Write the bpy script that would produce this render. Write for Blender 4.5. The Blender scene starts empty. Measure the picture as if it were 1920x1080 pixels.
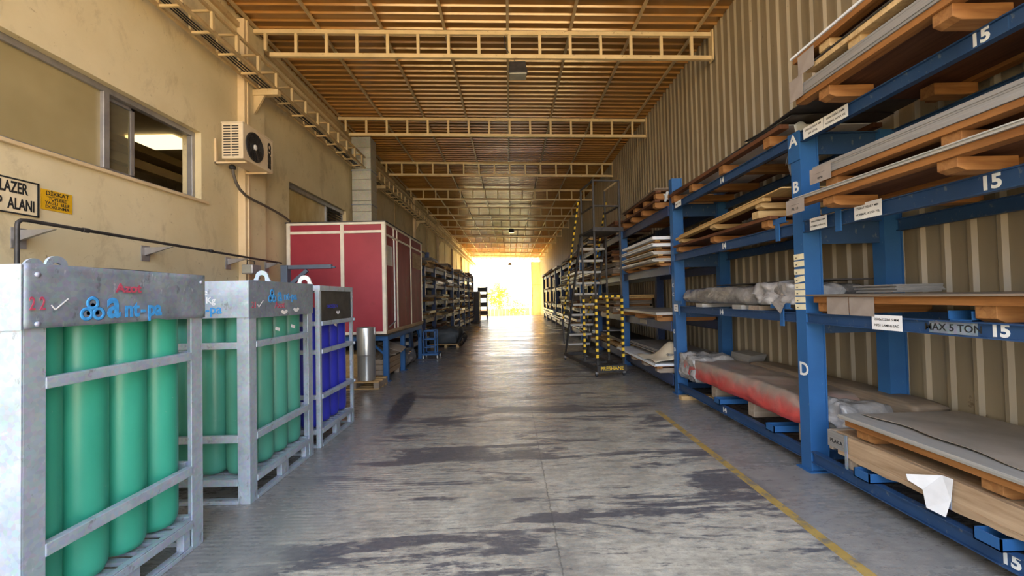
import bpy, math, random
from mathutils import Vector, Matrix, noise
random.seed(7)
S = bpy.context.scene
COL = S.collection
PI = math.pi

# ------------------------------------------------------------------ camera
F_PX = 780.0; CAM_H = 1.65; ROLL = 0.022; VP = (957.0, 557.0)
d = Vector(((VP[0]-960)/F_PX, (VP[1]-540)/F_PX, 1)).normalized()
u = Vector((-math.sin(ROLL), -math.cos(ROLL), 0)); u = (u - d*u.dot(d)).normalized()
r = d.cross(u)                                   # world X, Y, Z seen in (right, down, forward) axes
rows = [(r.x, d.x, u.x), (-r.y, -d.y, -u.y), (-r.z, -d.z, -u.z)]   # camera right, up, back in world axes
Rw = Matrix(rows).transposed()
cam = bpy.data.cameras.new('camera'); cam_o = bpy.data.objects.new('camera', cam); COL.objects.link(cam_o)
cam.sensor_width = 36; cam.lens = F_PX/1920*36; cam.clip_start = 0.05; cam.clip_end = 600
cam_o.matrix_world = Matrix.Translation((0, 0, CAM_H)) @ Rw.to_4x4()
S.camera = cam_o
S.view_settings.view_transform = 'Standard'; S.view_settings.look = 'None'
S.view_settings.gamma = 1; S.view_settings.use_curve_mapping = False
S.view_settings.exposure = 1.92

# ------------------------------------------------------------------ sky and sun
w = bpy.data.worlds.new('world'); S.world = w; w.use_nodes = True
nt = w.node_tree; nt.nodes.clear()
wo = nt.nodes.new('ShaderNodeOutputWorld'); bg = nt.nodes.new('ShaderNodeBackground')
geo = nt.nodes.new('ShaderNodeNewGeometry'); sep = nt.nodes.new('ShaderNodeSeparateXYZ')
nt.links.new(geo.outputs['Incoming'], sep.inputs[0])
mr = nt.nodes.new('ShaderNodeMapRange'); mr.inputs[1].default_value = -0.05; mr.inputs[2].default_value = -0.7
nt.links.new(sep.outputs[2], mr.inputs[0])
cr = nt.nodes.new('ShaderNodeValToRGB')
cr.color_ramp.elements[0].color = (0.92, 0.95, 1.0, 1); cr.color_ramp.elements[1].color = (0.62, 0.76, 1.0, 1)
nt.links.new(mr.outputs[0], cr.inputs[0]); nt.links.new(cr.outputs[0], bg.inputs[0])
bg.inputs[1].default_value = 1.5
nt.links.new(bg.outputs[0], wo.inputs[0])
sun = bpy.data.lights.new('sun', 'SUN'); sun.energy = 34.0; sun.angle = math.radians(1); sun.color = (1.0, 0.9, 0.72)
sun_o = bpy.data.objects.new('sun', sun); COL.objects.link(sun_o)
sun_o.rotation_euler = Vector((-0.20, -0.86, -0.45)).to_track_quat('-Z', 'Y').to_euler()
# daylight sampling portals at the two open ends of the shed
def portal(name, loc, rot, sx, sy):
    l = bpy.data.lights.new(name, 'AREA'); l.shape = 'RECTANGLE'; l.size = sx; l.size_y = sy
    l.cycles.is_portal = True
    o = bpy.data.objects.new(name, l); COL.objects.link(o); o.location = loc; o.rotation_euler = rot
portal('daylight_portal', (-0.4, -3.0, 3.3), (PI/2, 0, 0), 9, 6.6)
portal('daylight_portal.001', (-0.4, -0.5, 6.6), (0, 0, 0), 9, 5)
portal('daylight_portal.002', (-0.5, 50.4, 2.8), (-PI/2, 0, 0), 8.0, 7.4)

# ------------------------------------------------------------------ mesh builder
class MB:
    def __init__(s): s.v = []; s.f = []; s.sm = []
    def add(s, vs, fs, smooth=False):
        n = len(s.v); s.v += [tuple(p) for p in vs]
        for f in fs: s.f.append(tuple(i+n for i in f)); s.sm.append(smooth)
        return s
    def hexa(s, P):
        return s.add(P, [(0,3,2,1),(4,5,6,7),(0,1,5,4),(1,2,6,5),(2,3,7,6),(3,0,4,7)])
    def box(s, x0, x1, y0, y1, z0, z1):
        return s.hexa([(x0,y0,z0),(x1,y0,z0),(x1,y1,z0),(x0,y1,z0),(x0,y0,z1),(x1,y0,z1),(x1,y1,z1),(x0,y1,z1)])
    def obox(s, c, size, rz=0, rx=0, ry=0):
        M = Matrix.Translation(c) @ Matrix.Rotation(rz,4,'Z') @ Matrix.Rotation(rx,4,'X') @ Matrix.Rotation(ry,4,'Y')
        a, b, e = [q/2 for q in size]
        return s.hexa([M @ Vector(p) for p in [(-a,-b,-e),(a,-b,-e),(a,b,-e),(-a,b,-e),(-a,-b,e),(a,-b,e),(a,b,e),(-a,b,e)]])
    def bar(s, p, q, wd, h, up=(0,0,1)):
        p = Vector(p); q = Vector(q); t = (q-p).normalized(); up = Vector(up)
        if abs(t.dot(up)) > 0.99: up = Vector((0,1,0))
        x = t.cross(up).normalized()*wd/2; z = x.cross(t).normalized()*h/2
        return s.hexa([p-x-z, p+x-z, q+x-z, q-x-z, p-x+z, p+x+z, q+x+z, q-x+z])
    def tube(s, pts, rad, n=10, closed=False, caps=True):
        pts = [Vector(p) for p in pts]; m = len(pts); rings = []
        rr = rad if isinstance(rad, (list, tuple)) else [rad]*m
        ref = None
        for i, p in enumerate(pts):
            if closed: t = pts[(i+1) % m]-pts[i-1]
            else: t = pts[min(i+1, m-1)]-pts[max(i-1, 0)]
            t.normalize()
            if ref is None: ref = Vector((0,0,1)) if abs(t.z) < 0.9 else Vector((1,0,0))
            x = t.cross(ref)
            if x.length < 1e-4: x = t.cross(Vector((0.3,1,0.2)))
            x.normalize(); y = x.cross(t).normalized(); ref = y
            rings.append([p + (x*math.cos(2*PI*k/n)+y*math.sin(2*PI*k/n))*rr[i] for k in range(n)])
        vs = [v for rg in rings for v in rg]; fs = []
        for i in range(m if closed else m-1):
            j = (i+1) % m
            for k in range(n):
                fs.append((i*n+k, i*n+(k+1) % n, j*n+(k+1) % n, j*n+k))
        s.add(vs, fs, True)
        if caps and not closed:
            s.add(rings[0], [tuple(range(n-1,-1,-1))]); s.add(rings[-1], [tuple(range(n))])
        return s
    def lathe(s, c, prof, n=24, axis='Z'):
        c = Vector(c); vs = []
        for (rd, h) in prof:
            for k in range(n):
                a = 2*PI*k/n; p = (rd*math.cos(a), rd*math.sin(a), h)
                if axis == 'X': p = (p[2], p[0], p[1])
                if axis == 'Y': p = (p[1], p[2], p[0])
                vs.append(c+Vector(p))
        fs = [(i*n+k, i*n+(k+1) % n, (i+1)*n+(k+1) % n, (i+1)*n+k) for i in range(len(prof)-1) for k in range(n)]
        s.add(vs, fs, True)
        if prof[0][0] > 1e-4: s.add(vs[:n], [tuple(range(n-1,-1,-1))])
        if prof[-1][0] > 1e-4: s.add(vs[-n:], [tuple(range(n))])
        return s
    def prism(s, pts, axis, a, b):
        # polygon in the two other axes, pushed along axis from a to b
        def mk(p, t):
            return {'X': (t, p[0], p[1]), 'Y': (p[0], t, p[1]), 'Z': (p[0], p[1], t)}[axis]
        n = len(pts); vs = [mk(p, a) for p in pts]+[mk(p, b) for p in pts]
        fs = [tuple(range(n-1,-1,-1)), tuple(range(n, 2*n))]+[(i, (i+1) % n, n+(i+1) % n, n+i) for i in range(n)]
        return s.add(vs, fs)
    def grid(s, fn, nu, nv, smooth=True):
        vs = [fn(i/nu, j/nv) for j in range(nv+1) for i in range(nu+1)]
        fs = [(j*(nu+1)+i, j*(nu+1)+i+1, (j+1)*(nu+1)+i+1, (j+1)*(nu+1)+i) for j in range(nv) for i in range(nu)]
        return s.add(vs, fs, smooth)
    def build(s, name, m, parent=None, bevel=0, seg=2, recalc=True):
        xs, ys, zs = zip(*s.v)
        if parent: o = Vector(((min(xs)+max(xs))/2, (min(ys)+max(ys))/2, (min(zs)+max(zs))/2))
        else: o = Vector(((min(xs)+max(xs))/2, (min(ys)+max(ys))/2, min(zs)))
        me = bpy.data.meshes.new(name)
        me.from_pydata([(x-o.x, y-o.y, z-o.z) for x, y, z in s.v], [], s.f)
        me.polygons.foreach_set('use_smooth', s.sm)
        if recalc:
            import bmesh
            b = bmesh.new(); b.from_mesh(me); bmesh.ops.recalc_face_normals(b, faces=b.faces); b.to_mesh(me); b.free()
        me.materials.append(m)
        ob = bpy.data.objects.new(name, me); COL.objects.link(ob)
        ob.location = o - (PLOC.get(parent.name, Vector((0,0,0))) if parent else Vector((0,0,0)))
        PLOC[ob.name] = o
        if parent: ob.parent = parent
        if bevel:
            md = ob.modifiers.new('edge', 'BEVEL'); md.width = bevel; md.segments = seg; md.limit_method = 'ANGLE'; md.angle_limit = 0.7
        return ob
PLOC = {}
def thing(name, label, cat, loc=(0,0,0), group=None):
    o = bpy.data.objects.new(name, None); COL.objects.link(o); o.location = loc; o.empty_display_size = 0.1
    PLOC[o.name] = Vector(loc)
    o['label'] = label; o['category'] = cat
    if group: o['group'] = group
    return o
def tag(o, label, cat, group=None, kind=None):
    o['label'] = label; o['category'] = cat
    if group: o['group'] = group
    if kind: o['kind'] = kind
    return o
def struct(o): o['kind'] = 'structure'; return o
def kids(o): return [c for c in bpy.data.objects if c.parent == o]
def dup(root, loc, label, rotz=None, group=None, ch=None):
    n = root.copy(); COL.objects.link(n); n.location = loc
    if rotz is not None: n.rotation_euler = (0, 0, rotz)
    n['label'] = label
    if group: n['group'] = group
    for c in (ch if ch is not None else kids(root)):
        k = c.copy(); COL.objects.link(k); k.parent = n
        for g in kids(c):
            q = g.copy(); COL.objects.link(q); q.parent = k
    return n

# ------------------------------------------------------------------ materials
MATS = {}
def ramp(t, stops, x=None):
    c = t.nodes.new('ShaderNodeValToRGB'); e = c.color_ramp.elements
    while len(e) < len(stops): e.new(0.5)
    for k, (p, col) in enumerate(stops):
        e[k].position = p; e[k].color = (*col, 1) if len(col) == 3 else col
    if x is not None: t.links.new(x, c.inputs[0])
    return c.outputs[0]
def tex(t, kind='Noise', scale=5, detail=4, rough=0.55, vec=None, st=(1,1,1), rot=(0,0,0), dist=0, world=False):
    n = t.nodes.new('ShaderNodeTex'+kind)
    if kind == 'Noise':
        n.inputs['Scale'].default_value = scale; n.inputs['Detail'].default_value = detail
        n.inputs['Roughness'].default_value = rough; n.inputs['Distortion'].default_value = dist
    else: n.inputs['Scale'].default_value = scale
    mp = t.nodes.new('ShaderNodeMapping'); mp.inputs['Scale'].default_value = st; mp.inputs['Rotation'].default_value = rot
    if world: g = t.nodes.new('ShaderNodeNewGeometry').outputs['Position']
    else: g = t.nodes.new('ShaderNodeTexCoord').outputs['Object']
    t.links.new(vec or g, mp.inputs[0]); t.links.new(mp.outputs[0], n.inputs['Vector'])
    return n
def mix(t, a, b, fac, mode='MIX'):
    m = t.nodes.new('ShaderNodeMix'); m.data_type = 'RGBA'; m.blend_type = mode
    for inp, val in ((m.inputs[0], fac), (m.inputs[6], a), (m.inputs[7], b)):
        if isinstance(val, (int, float)): inp.default_value = val
        elif isinstance(val, tuple): inp.default_value = (*val, 1) if len(val) == 3 else val
        else: t.links.new(val, inp)
    return m.outputs[2]
def base(name, rough=0.6, metal=0.0, spec=0.5):
    m = bpy.data.materials.new(name); m.use_nodes = True; t = m.node_tree
    b = t.nodes['Principled BSDF']; b.inputs['Roughness'].default_value = rough; b.inputs['Metallic'].default_value = metal
    b.inputs['Specular IOR Level'].default_value = spec
    MATS[name] = m
    return m, t, b
def bump(t, b, h, strength=0.3, dist=0.01):
    n = t.nodes.new('ShaderNodeBump'); n.inputs['Strength'].default_value = strength; n.inputs['Distance'].default_value = dist
    t.links.new(h, n.inputs['Height']); t.links.new(n.outputs[0], b.inputs['Normal'])
def mottled(name, c1, c2, scale=6, rough=0.6, metal=0, st=(1,1,1), c3=None, spots=None, bmp=0.0, detail=5, spec=0.5, world=False):
    m, t, b = base(name, rough, metal, spec)
    n = tex(t, 'Noise', scale, detail, st=st, world=world)
    c = ramp(t, [(0.32, c1), (0.68, c2)], n.outputs[0])
    if spots:
        n2 = tex(t, 'Noise', spots[0], 6, 0.7, world=world)
        f = ramp(t, [(spots[1], (0,0,0)), (spots[1]+spots[2], (1,1,1))], n2.outputs[0])
        c = mix(t, c, c3, f)
    t.links.new(c, b.inputs['Base Color'])
    if bmp: bump(t, b, n.outputs[0], bmp)
    return m
def flat(name, c, rough=0.6, metal=0, **k): 
    return mottled(name, tuple(x*0.85 for x in c), tuple(min(1, x*1.12) for x in c), 4, rough, metal, **k)
def wood(name, c1, c2, along='Y', rough=0.75):
    m, t, b = base(name, rough, 0, 0.25)
    st = {'X': (0.6, 9, 9), 'Y': (9, 0.6, 9), 'Z': (9, 9, 0.6)}[along]
    n = tex(t, 'Noise', 3.0, 6, 0.6, st=st, dist=0.6)
    g = tex(t, 'Noise', 1.4, 2, 0.5)
    c = ramp(t, [(0.3, c1), (0.7, c2)], n.outputs[0])
    c = mix(t, c, tuple(x*0.5 for x in c1), ramp(t, [(0.55, (0,0,0)), (0.8, (0.6,0.6,0.6))], g.outputs[0]))
    t.links.new(c, b.inputs['Base Color']); bump(t, b, n.outputs[0], 0.15, 0.004)
    return m

cream_wall = None
def make_wall():
    m, t, b = base('cream_plaster', 0.85, 0, 0.2)
    n = tex(t, 'Noise', 0.7, 5, 0.6, world=True)
    c = ramp(t, [(0.3, (0.62, 0.52, 0.31)), (0.7, (0.75, 0.65, 0.43))], n.outputs[0])
    d1 = tex(t, 'Noise', 2.2, 9, 0.72, st=(1, 1, 0.6), world=True, dist=0.4)
    c = mix(t, c, (0.30, 0.22, 0.13), ramp(t, [(0.53, (0,0,0)), (0.64, (0.30,0.30,0.30)), (0.76, (0.55,0.55,0.55))], d1.outputs[0]))
    # scuffs in the lower wall, chipped specks
    d2 = tex(t, 'Noise', 9, 8, 0.75, world=True, dist=0.8)
    c = mix(t, c, (0.33, 0.24, 0.15), ramp(t, [(0.63, (0,0,0)), (0.67, (0.75,0.75,0.75))], d2.outputs[0]))
    t.links.new(c, b.inputs['Base Color']); bump(t, b, d1.outputs[0], 0.12, 0.01)
    return m
M = {}
M['wall'] = make_wall()
M['cream_paint'] = mottled('cream_paint', (0.62, 0.47, 0.27), (0.74, 0.58, 0.36), 3, 0.5)
M['truss'] = mottled('beige_truss_paint', (0.56, 0.42, 0.22), (0.70, 0.54, 0.30), 2.5, 0.5, c3=(0.30, 0.18, 0.09), spots=(14, 0.62, 0.08))
M['lattice'] = mottled('beige_lattice_paint', (0.44, 0.31, 0.15), (0.58, 0.43, 0.23), 4, 0.55, c3=(0.2, 0.12, 0.06), spots=(10, 0.6, 0.1))
M['roof'] = mottled('roof_sheet_paint', (0.31, 0.15, 0.036), (0.42, 0.205, 0.055), 1.2, 0.22, st=(0.3, 4, 1), spec=0.9)
M['corr'] = mottled('corrugated_cladding', (0.235, 0.185, 0.115), (0.325, 0.265, 0.175), 1.3, 0.42, st=(1, 3, 0.3), c3=(0.16, 0.115, 0.07), spots=(5, 0.66, 0.05))
M['alu'] = mottled('aluminium_frame', (0.30, 0.29, 0.29), (0.42, 0.40, 0.39), 6, 0.38, 0.5)
M['galv'] = None
def make_galv(name, c1, c2, dirt, rough=0.45, metal=0.55):
    m, t, b = base(name, rough, metal)
    v = t.nodes.new('ShaderNodeTexVoronoi'); v.inputs['Scale'].default_value = 45
    tc = t.nodes.new('ShaderNodeTexCoord'); t.links.new(tc.outputs['Object'], v.inputs['Vector'])
    n = tex(t, 'Noise', 5, 7, 0.65)
    c = ramp(t, [(0.25, c1), (0.75, c2)], n.outputs[0])
    c = mix(t, c, v.outputs['Color'], 0.10, 'OVERLAY')
    n2 = tex(t, 'Noise', 16, 6, 0.7, st=(1, 1, 0.5))
    c = mix(t, c, dirt, ramp(t, [(0.6, (0,0,0)), (0.66, (0.7,0.7,0.7))], n2.outputs[0]))
    n3 = tex(t, 'Noise', 11, 5, 0.7, st=(1, 2.5, 1))
    c = mix(t, c, (0.75, 0.77, 0.8), ramp(t, [(0.62, (0,0,0)), (0.7, (0.5,0.5,0.5))], n3.outputs[0]))
    t.links.new(c, b.inputs['Base Color'])
    t.links.new(ramp(t, [(0.3, (0.35,)*3), (0.7, (0.6,)*3)], n.outputs[0]), b.inputs['Roughness'])
    return m
M['galv'] = make_galv('galvanised_steel', (0.36, 0.42, 0.48), (0.53, 0.60, 0.67), (0.24, 0.24, 0.24), 0.45, 0.3)
M['galv_panel'] = make_galv('galvanised_sheet_dull', (0.20, 0.24, 0.29), (0.38, 0.43, 0.49), (0.15, 0.16, 0.18), 0.5, 0.35)
M['duct'] = make_galv('duct_sheet', (0.45, 0.45, 0.40), (0.62, 0.62, 0.55), (0.3, 0.3, 0.26), 0.35, 0.6)
M['drum'] = mottled('polished_sheet_metal', (0.50, 0.52, 0.52), (0.62, 0.64, 0.64), 3, 0.3, 0.8)
def make_cyl(name, c1, c2, worn):
    m, t, b = base(name, 0.33, 0, 0.5)
    n = tex(t, 'Noise', 2.5, 5, 0.6, st=(1, 1, 0.4))
    c = ramp(t, [(0.3, c1), (0.7, c2)], n.outputs[0])
    n2 = tex(t, 'Noise', 30, 5, 0.7)
    c = mix(t, c, worn, ramp(t, [(0.68, (0,0,0)), (0.72, (0.7,0.7,0.7))], n2.outputs[0]))
    t.links.new(c, b.inputs['Base Color']); t.links.new(ramp(t, [(0.3, (0.28,)*3), (0.7, (0.42,)*3)], n.outputs[0]), b.inputs['Roughness'])
    return m
M['green'] = make_cyl('green_cylinder_paint', (0.035, 0.33, 0.215), (0.055, 0.43, 0.285), (0.35, 0.5, 0.42))
M['green2'] = make_cyl('faded_green_cylinder_paint', (0.06, 0.27, 0.19), (0.085, 0.35, 0.25), (0.3, 0.42, 0.36))
M['navy'] = make_cyl('blue_cylinder_paint', (0.025, 0.03, 0.36), (0.035, 0.045, 0.50), (0.4, 0.4, 0.6))
def make_blue(name, c1, c2, wear, amt=0.66):
    m, t, b = base(name, 0.45, 0, 0.45)
    n = tex(t, 'Noise', 1.8, 6, 0.6)
    c = ramp(t, [(0.3, c1), (0.7, c2)], n.outputs[0])
    n2 = tex(t, 'Noise', 22, 6, 0.7, st=(1, 1, 0.5))
    c = mix(t, c, wear, ramp(t, [(amt, (0,0,0)), (amt+0.06, (0.8,0.8,0.8))], n2.outputs[0]))
    t.links.new(c, b.inputs['Base Color'])
    return m
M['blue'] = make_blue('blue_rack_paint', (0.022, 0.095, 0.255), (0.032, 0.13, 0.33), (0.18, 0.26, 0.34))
M['blue_dull'] = make_blue('dull_blue_beam_paint', (0.018, 0.050, 0.125), (0.028, 0.075, 0.18), (0.15, 0.17, 0.19), 0.6)  # darker, duller blue than the upright paint
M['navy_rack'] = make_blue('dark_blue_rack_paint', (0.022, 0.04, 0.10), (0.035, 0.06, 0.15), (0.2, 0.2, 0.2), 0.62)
M['white'] = flat('white_paint', (0.78, 0.78, 0.74), 0.6)
M['black'] = flat('black_ink', (0.02, 0.02, 0.02), 0.6)
M['paper'] = mottled('white_paper', (0.82, 0.81, 0.80), (0.92, 0.91, 0.90), 12, 0.7)
M['cream_paper'] = mottled('cream_note_paper', (0.78, 0.68, 0.42), (0.88, 0.80, 0.56), 10, 0.8)
M['tag_card'] = mottled('brown_card', (0.27, 0.22, 0.185), (0.34, 0.285, 0.24), 8, 0.85)
M['spray_blue'] = mottled('blue_stencil_paint', (0.04, 0.26, 0.62), (0.07, 0.38, 0.80), 40, 0.6)
M['spray_red'] = mottled('red_stencil_paint', (0.42, 0.05, 0.09), (0.55, 0.10, 0.16), 40, 0.6)
M['red'] = mottled('crimson_panel', (0.27, 0.018, 0.032), (0.34, 0.028, 0.046), 1.5, 0.5, c3=(0.24, 0.02, 0.03), spots=(3, 0.6, 0.15))
M['red_side'] = mottled('weathered_shaded_crimson', (0.19, 0.03, 0.032), (0.28, 0.05, 0.052), 2, 0.6, st=(2, 2, 0.5), c3=(0.22, 0.13, 0.10), spots=(4, 0.58, 0.15))  # dirtier side panels, darkened too for the weaker light on that side
M['trim_white'] = flat('off_white_frame', (0.72, 0.66, 0.54), 0.5)
M['steel_dark'] = mottled('dark_steel', (0.035, 0.033, 0.032), (0.075, 0.068, 0.065), 9, 0.5, 0.3)
M['steel_grey'] = flat('blue_grey_steel', (0.09, 0.12, 0.17), 0.45)
M['rubber'] = flat('black_rubber', (0.02, 0.02, 0.022), 0.6)
M['wood_o'] = wood('orange_wood', (0.20, 0.075, 0.02), (0.36, 0.155, 0.045))
M['wood_ox'] = wood('orange_wood_cross_grain', (0.22, 0.09, 0.028), (0.38, 0.18, 0.06), 'X')
M['wood_r'] = wood('red_brown_wood', (0.085, 0.032, 0.014), (0.16, 0.065, 0.03))
M['wood_y'] = wood('pale_pine', (0.42, 0.25, 0.09), (0.58, 0.38, 0.16))
M['wood_yx'] = wood('pale_pine_cross_grain', (0.42, 0.26, 0.11), (0.60, 0.42, 0.20), 'X')
M['wood_g'] = wood('weathered_plank', (0.33, 0.21, 0.115), (0.52, 0.37, 0.23))
M['wood_gx'] = wood('weathered_plank_cross', (0.26, 0.20, 0.15), (0.42, 0.34, 0.26), 'X')
M['osb'] = mottled('chipboard', (0.45, 0.28, 0.12), (0.66, 0.46, 0.22), 30, 0.8)
M['sheet_g'] = mottled('grey_metal_sheet', (0.25, 0.235, 0.215), (0.34, 0.32, 0.295), 2.5, 0.55, 0.2, st=(4, 0.4, 25), bmp=0.1)
M['sheet_l'] = mottled('light_metal_sheet', (0.42, 0.40, 0.36), (0.56, 0.53, 0.48), 2.5, 0.42, 0.3, st=(4, 0.4, 25))
M['sheet_w'] = mottled('white_film_sheet', (0.68, 0.70, 0.72), (0.82, 0.84, 0.86), 3, 0.35)
M['sheet_b'] = mottled('brown_board_sheet', (0.17, 0.125, 0.085), (0.27, 0.205, 0.145), 3, 0.7, st=(2, 0.6, 20))
M['sheet_d'] = mottled('dark_sheet', (0.045, 0.038, 0.034), (0.09, 0.075, 0.065), 3, 0.5, st=(2, 0.6, 20))
M['cardboard'] = mottled('dusty_cardboard', (0.24, 0.20, 0.155), (0.34, 0.285, 0.225), 3, 0.85)
def make_wrap(name, c1, c2, c3, rough=0.22):
    m, t, b = base(name, rough, 0.0, 0.7)
    n = tex(t, 'Noise', 5, 7, 0.65, st=(1, 0.6, 1), dist=1.2)
    c = ramp(t, [(0.3, c1), (0.55, c2), (0.75, c3)], n.outputs[0])
    t.links.new(c, b.inputs['Base Color']); bump(t, b, n.outputs[0], 0.8, 0.02)
    return m
M['wrap_grey'] = make_wrap('grey_plastic_film', (0.11, 0.10, 0.095), (0.23, 0.215, 0.20), (0.42, 0.40, 0.38))
M['wrap_clear'] = make_wrap('crumpled_clear_film', (0.25, 0.23, 0.22), (0.40, 0.38, 0.36), (0.7, 0.68, 0.66), 0.15)
def make_redwrap():
    m, t, b = base('dusty_red_film', 0.35, 0, 0.5)
    tc = t.nodes.new('ShaderNodeNewGeometry'); sp = t.nodes.new('ShaderNodeSeparateXYZ'); t.links.new(tc.outputs['Position'], sp.inputs[0])
    n = tex(t, 'Noise', 4, 6, 0.65, world=True)
    ad = t.nodes.new('ShaderNodeMath'); ad.operation = 'MULTIPLY_ADD'; ad.inputs[1].default_value = 0.28; t.links.new(n.outputs[0], ad.inputs[0]); t.links.new(sp.outputs[2], ad.inputs[2])
    c = ramp(t, [(0.58, (0.55, 0.07, 0.06)), (0.66, (0.50, 0.13, 0.11)), (0.72, (0.36, 0.22, 0.18)), (0.80, (0.29, 0.235, 0.19))], ad.outputs[0])
    t.links.new(c, b.inputs['Base Color']); bump(t, b, n.outputs[0], 0.7, 0.02)
    return m
M['wrap_red'] = make_redwrap()
M['tarp'] = mottled('dark_grey_tarp', (0.045, 0.052, 0.058), (0.085, 0.093, 0.10), 4, 0.6, bmp=0.3)
M['cloth'] = mottled('cream_cloth', (0.58, 0.50, 0.36), (0.70, 0.62, 0.47), 5, 0.85)
M['hazard_y'] = flat('yellow_hazard_paint', (0.80, 0.52, 0.04), 0.5)
M['hazard_k'] = flat('black_hazard_paint', (0.02, 0.02, 0.02), 0.5)
def make_stripe(ax):
    m, t, b = base('black_yellow_hazard_stripe_%s' % ('across' if ax == 0 else 'upright'), 0.5)
    tc = t.nodes.new('ShaderNodeTexCoord'); sp = t.nodes.new('ShaderNodeSeparateXYZ'); t.links.new(tc.outputs['Object'], sp.inputs[0])
    w_ = t.nodes.new('ShaderNodeMath'); w_.operation = 'PINGPONG'; w_.inputs[1].default_value = 0.062; t.links.new(sp.outputs[ax], w_.inputs[0])
    g_ = t.nodes.new('ShaderNodeMath'); g_.operation = 'GREATER_THAN'; g_.inputs[1].default_value = 0.031; t.links.new(w_.outputs[0], g_.inputs[0])
    t.links.new(mix(t, (0.015, 0.015, 0.015), (0.85, 0.55, 0.04), g_.outputs[0]), b.inputs['Base Color']); return m
M['stripe0'] = make_stripe(0); M['stripe2'] = make_stripe(2)
M['sign_y'] = mottled('yellow_sign_plate', (0.66, 0.36, 0.008), (0.78, 0.44, 0.015), 8, 0.45)
M['sign_c'] = flat('cream_sign_plate', (0.78, 0.66, 0.44), 0.5)
M['ac'] = mottled('ivory_casing', (0.62, 0.50, 0.33), (0.74, 0.62, 0.44), 3, 0.45, c3=(0.42, 0.28, 0.12), spots=(9, 0.64, 0.06))
M['ac_dark'] = flat('dark_grille', (0.035, 0.03, 0.026), 0.5)
M['hose'] = flat('grey_brown_hose', (0.10, 0.08, 0.06), 0.6)
M['line_y'] = mottled('worn_yellow_line', (0.36, 0.23, 0.05), (0.46, 0.31, 0.09), 9, 0.6, c3=(0.20, 0.17, 0.12), spots=(12, 0.50, 0.10), world=True)
M['lens'] = flat('lamp_glass', (0.35, 0.34, 0.28), 0.15)
m, t, b = base('frosted_glass', 0.28, 0, 0.6); b.inputs['Base Color'].default_value = (0.46, 0.37, 0.19, 1); MATS['f'] = m
n = tex(t, 'Noise', 1.2, 3); t.links.new(ramp(t, [(0.3, (0.30, 0.24, 0.115)), (0.7, (0.42, 0.345, 0.18))], n.outputs[0]), b.inputs['Base Color']); M['frost'] = m
m, t, b = base('pale_frosted_glass', 0.25, 0, 0.6)
n = tex(t, 'Noise', 1.6, 3, st=(1, 3, 1)); t.links.new(ramp(t, [(0.3, (0.50, 0.36, 0.13)), (0.7, (0.66, 0.52, 0.25))], n.outputs[0]), b.inputs['Base Color']); M['frost2'] = m
m, t, b = base('tinted_clear_glass', 0.05, 0, 0.5); b.inputs['Base Color'].default_value = (0.85, 0.78, 0.55, 1)
b.inputs['Transmission Weight'].default_value = 0.9; b.inputs['IOR'].default_value = 1.1; M['glass'] = m

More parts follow.
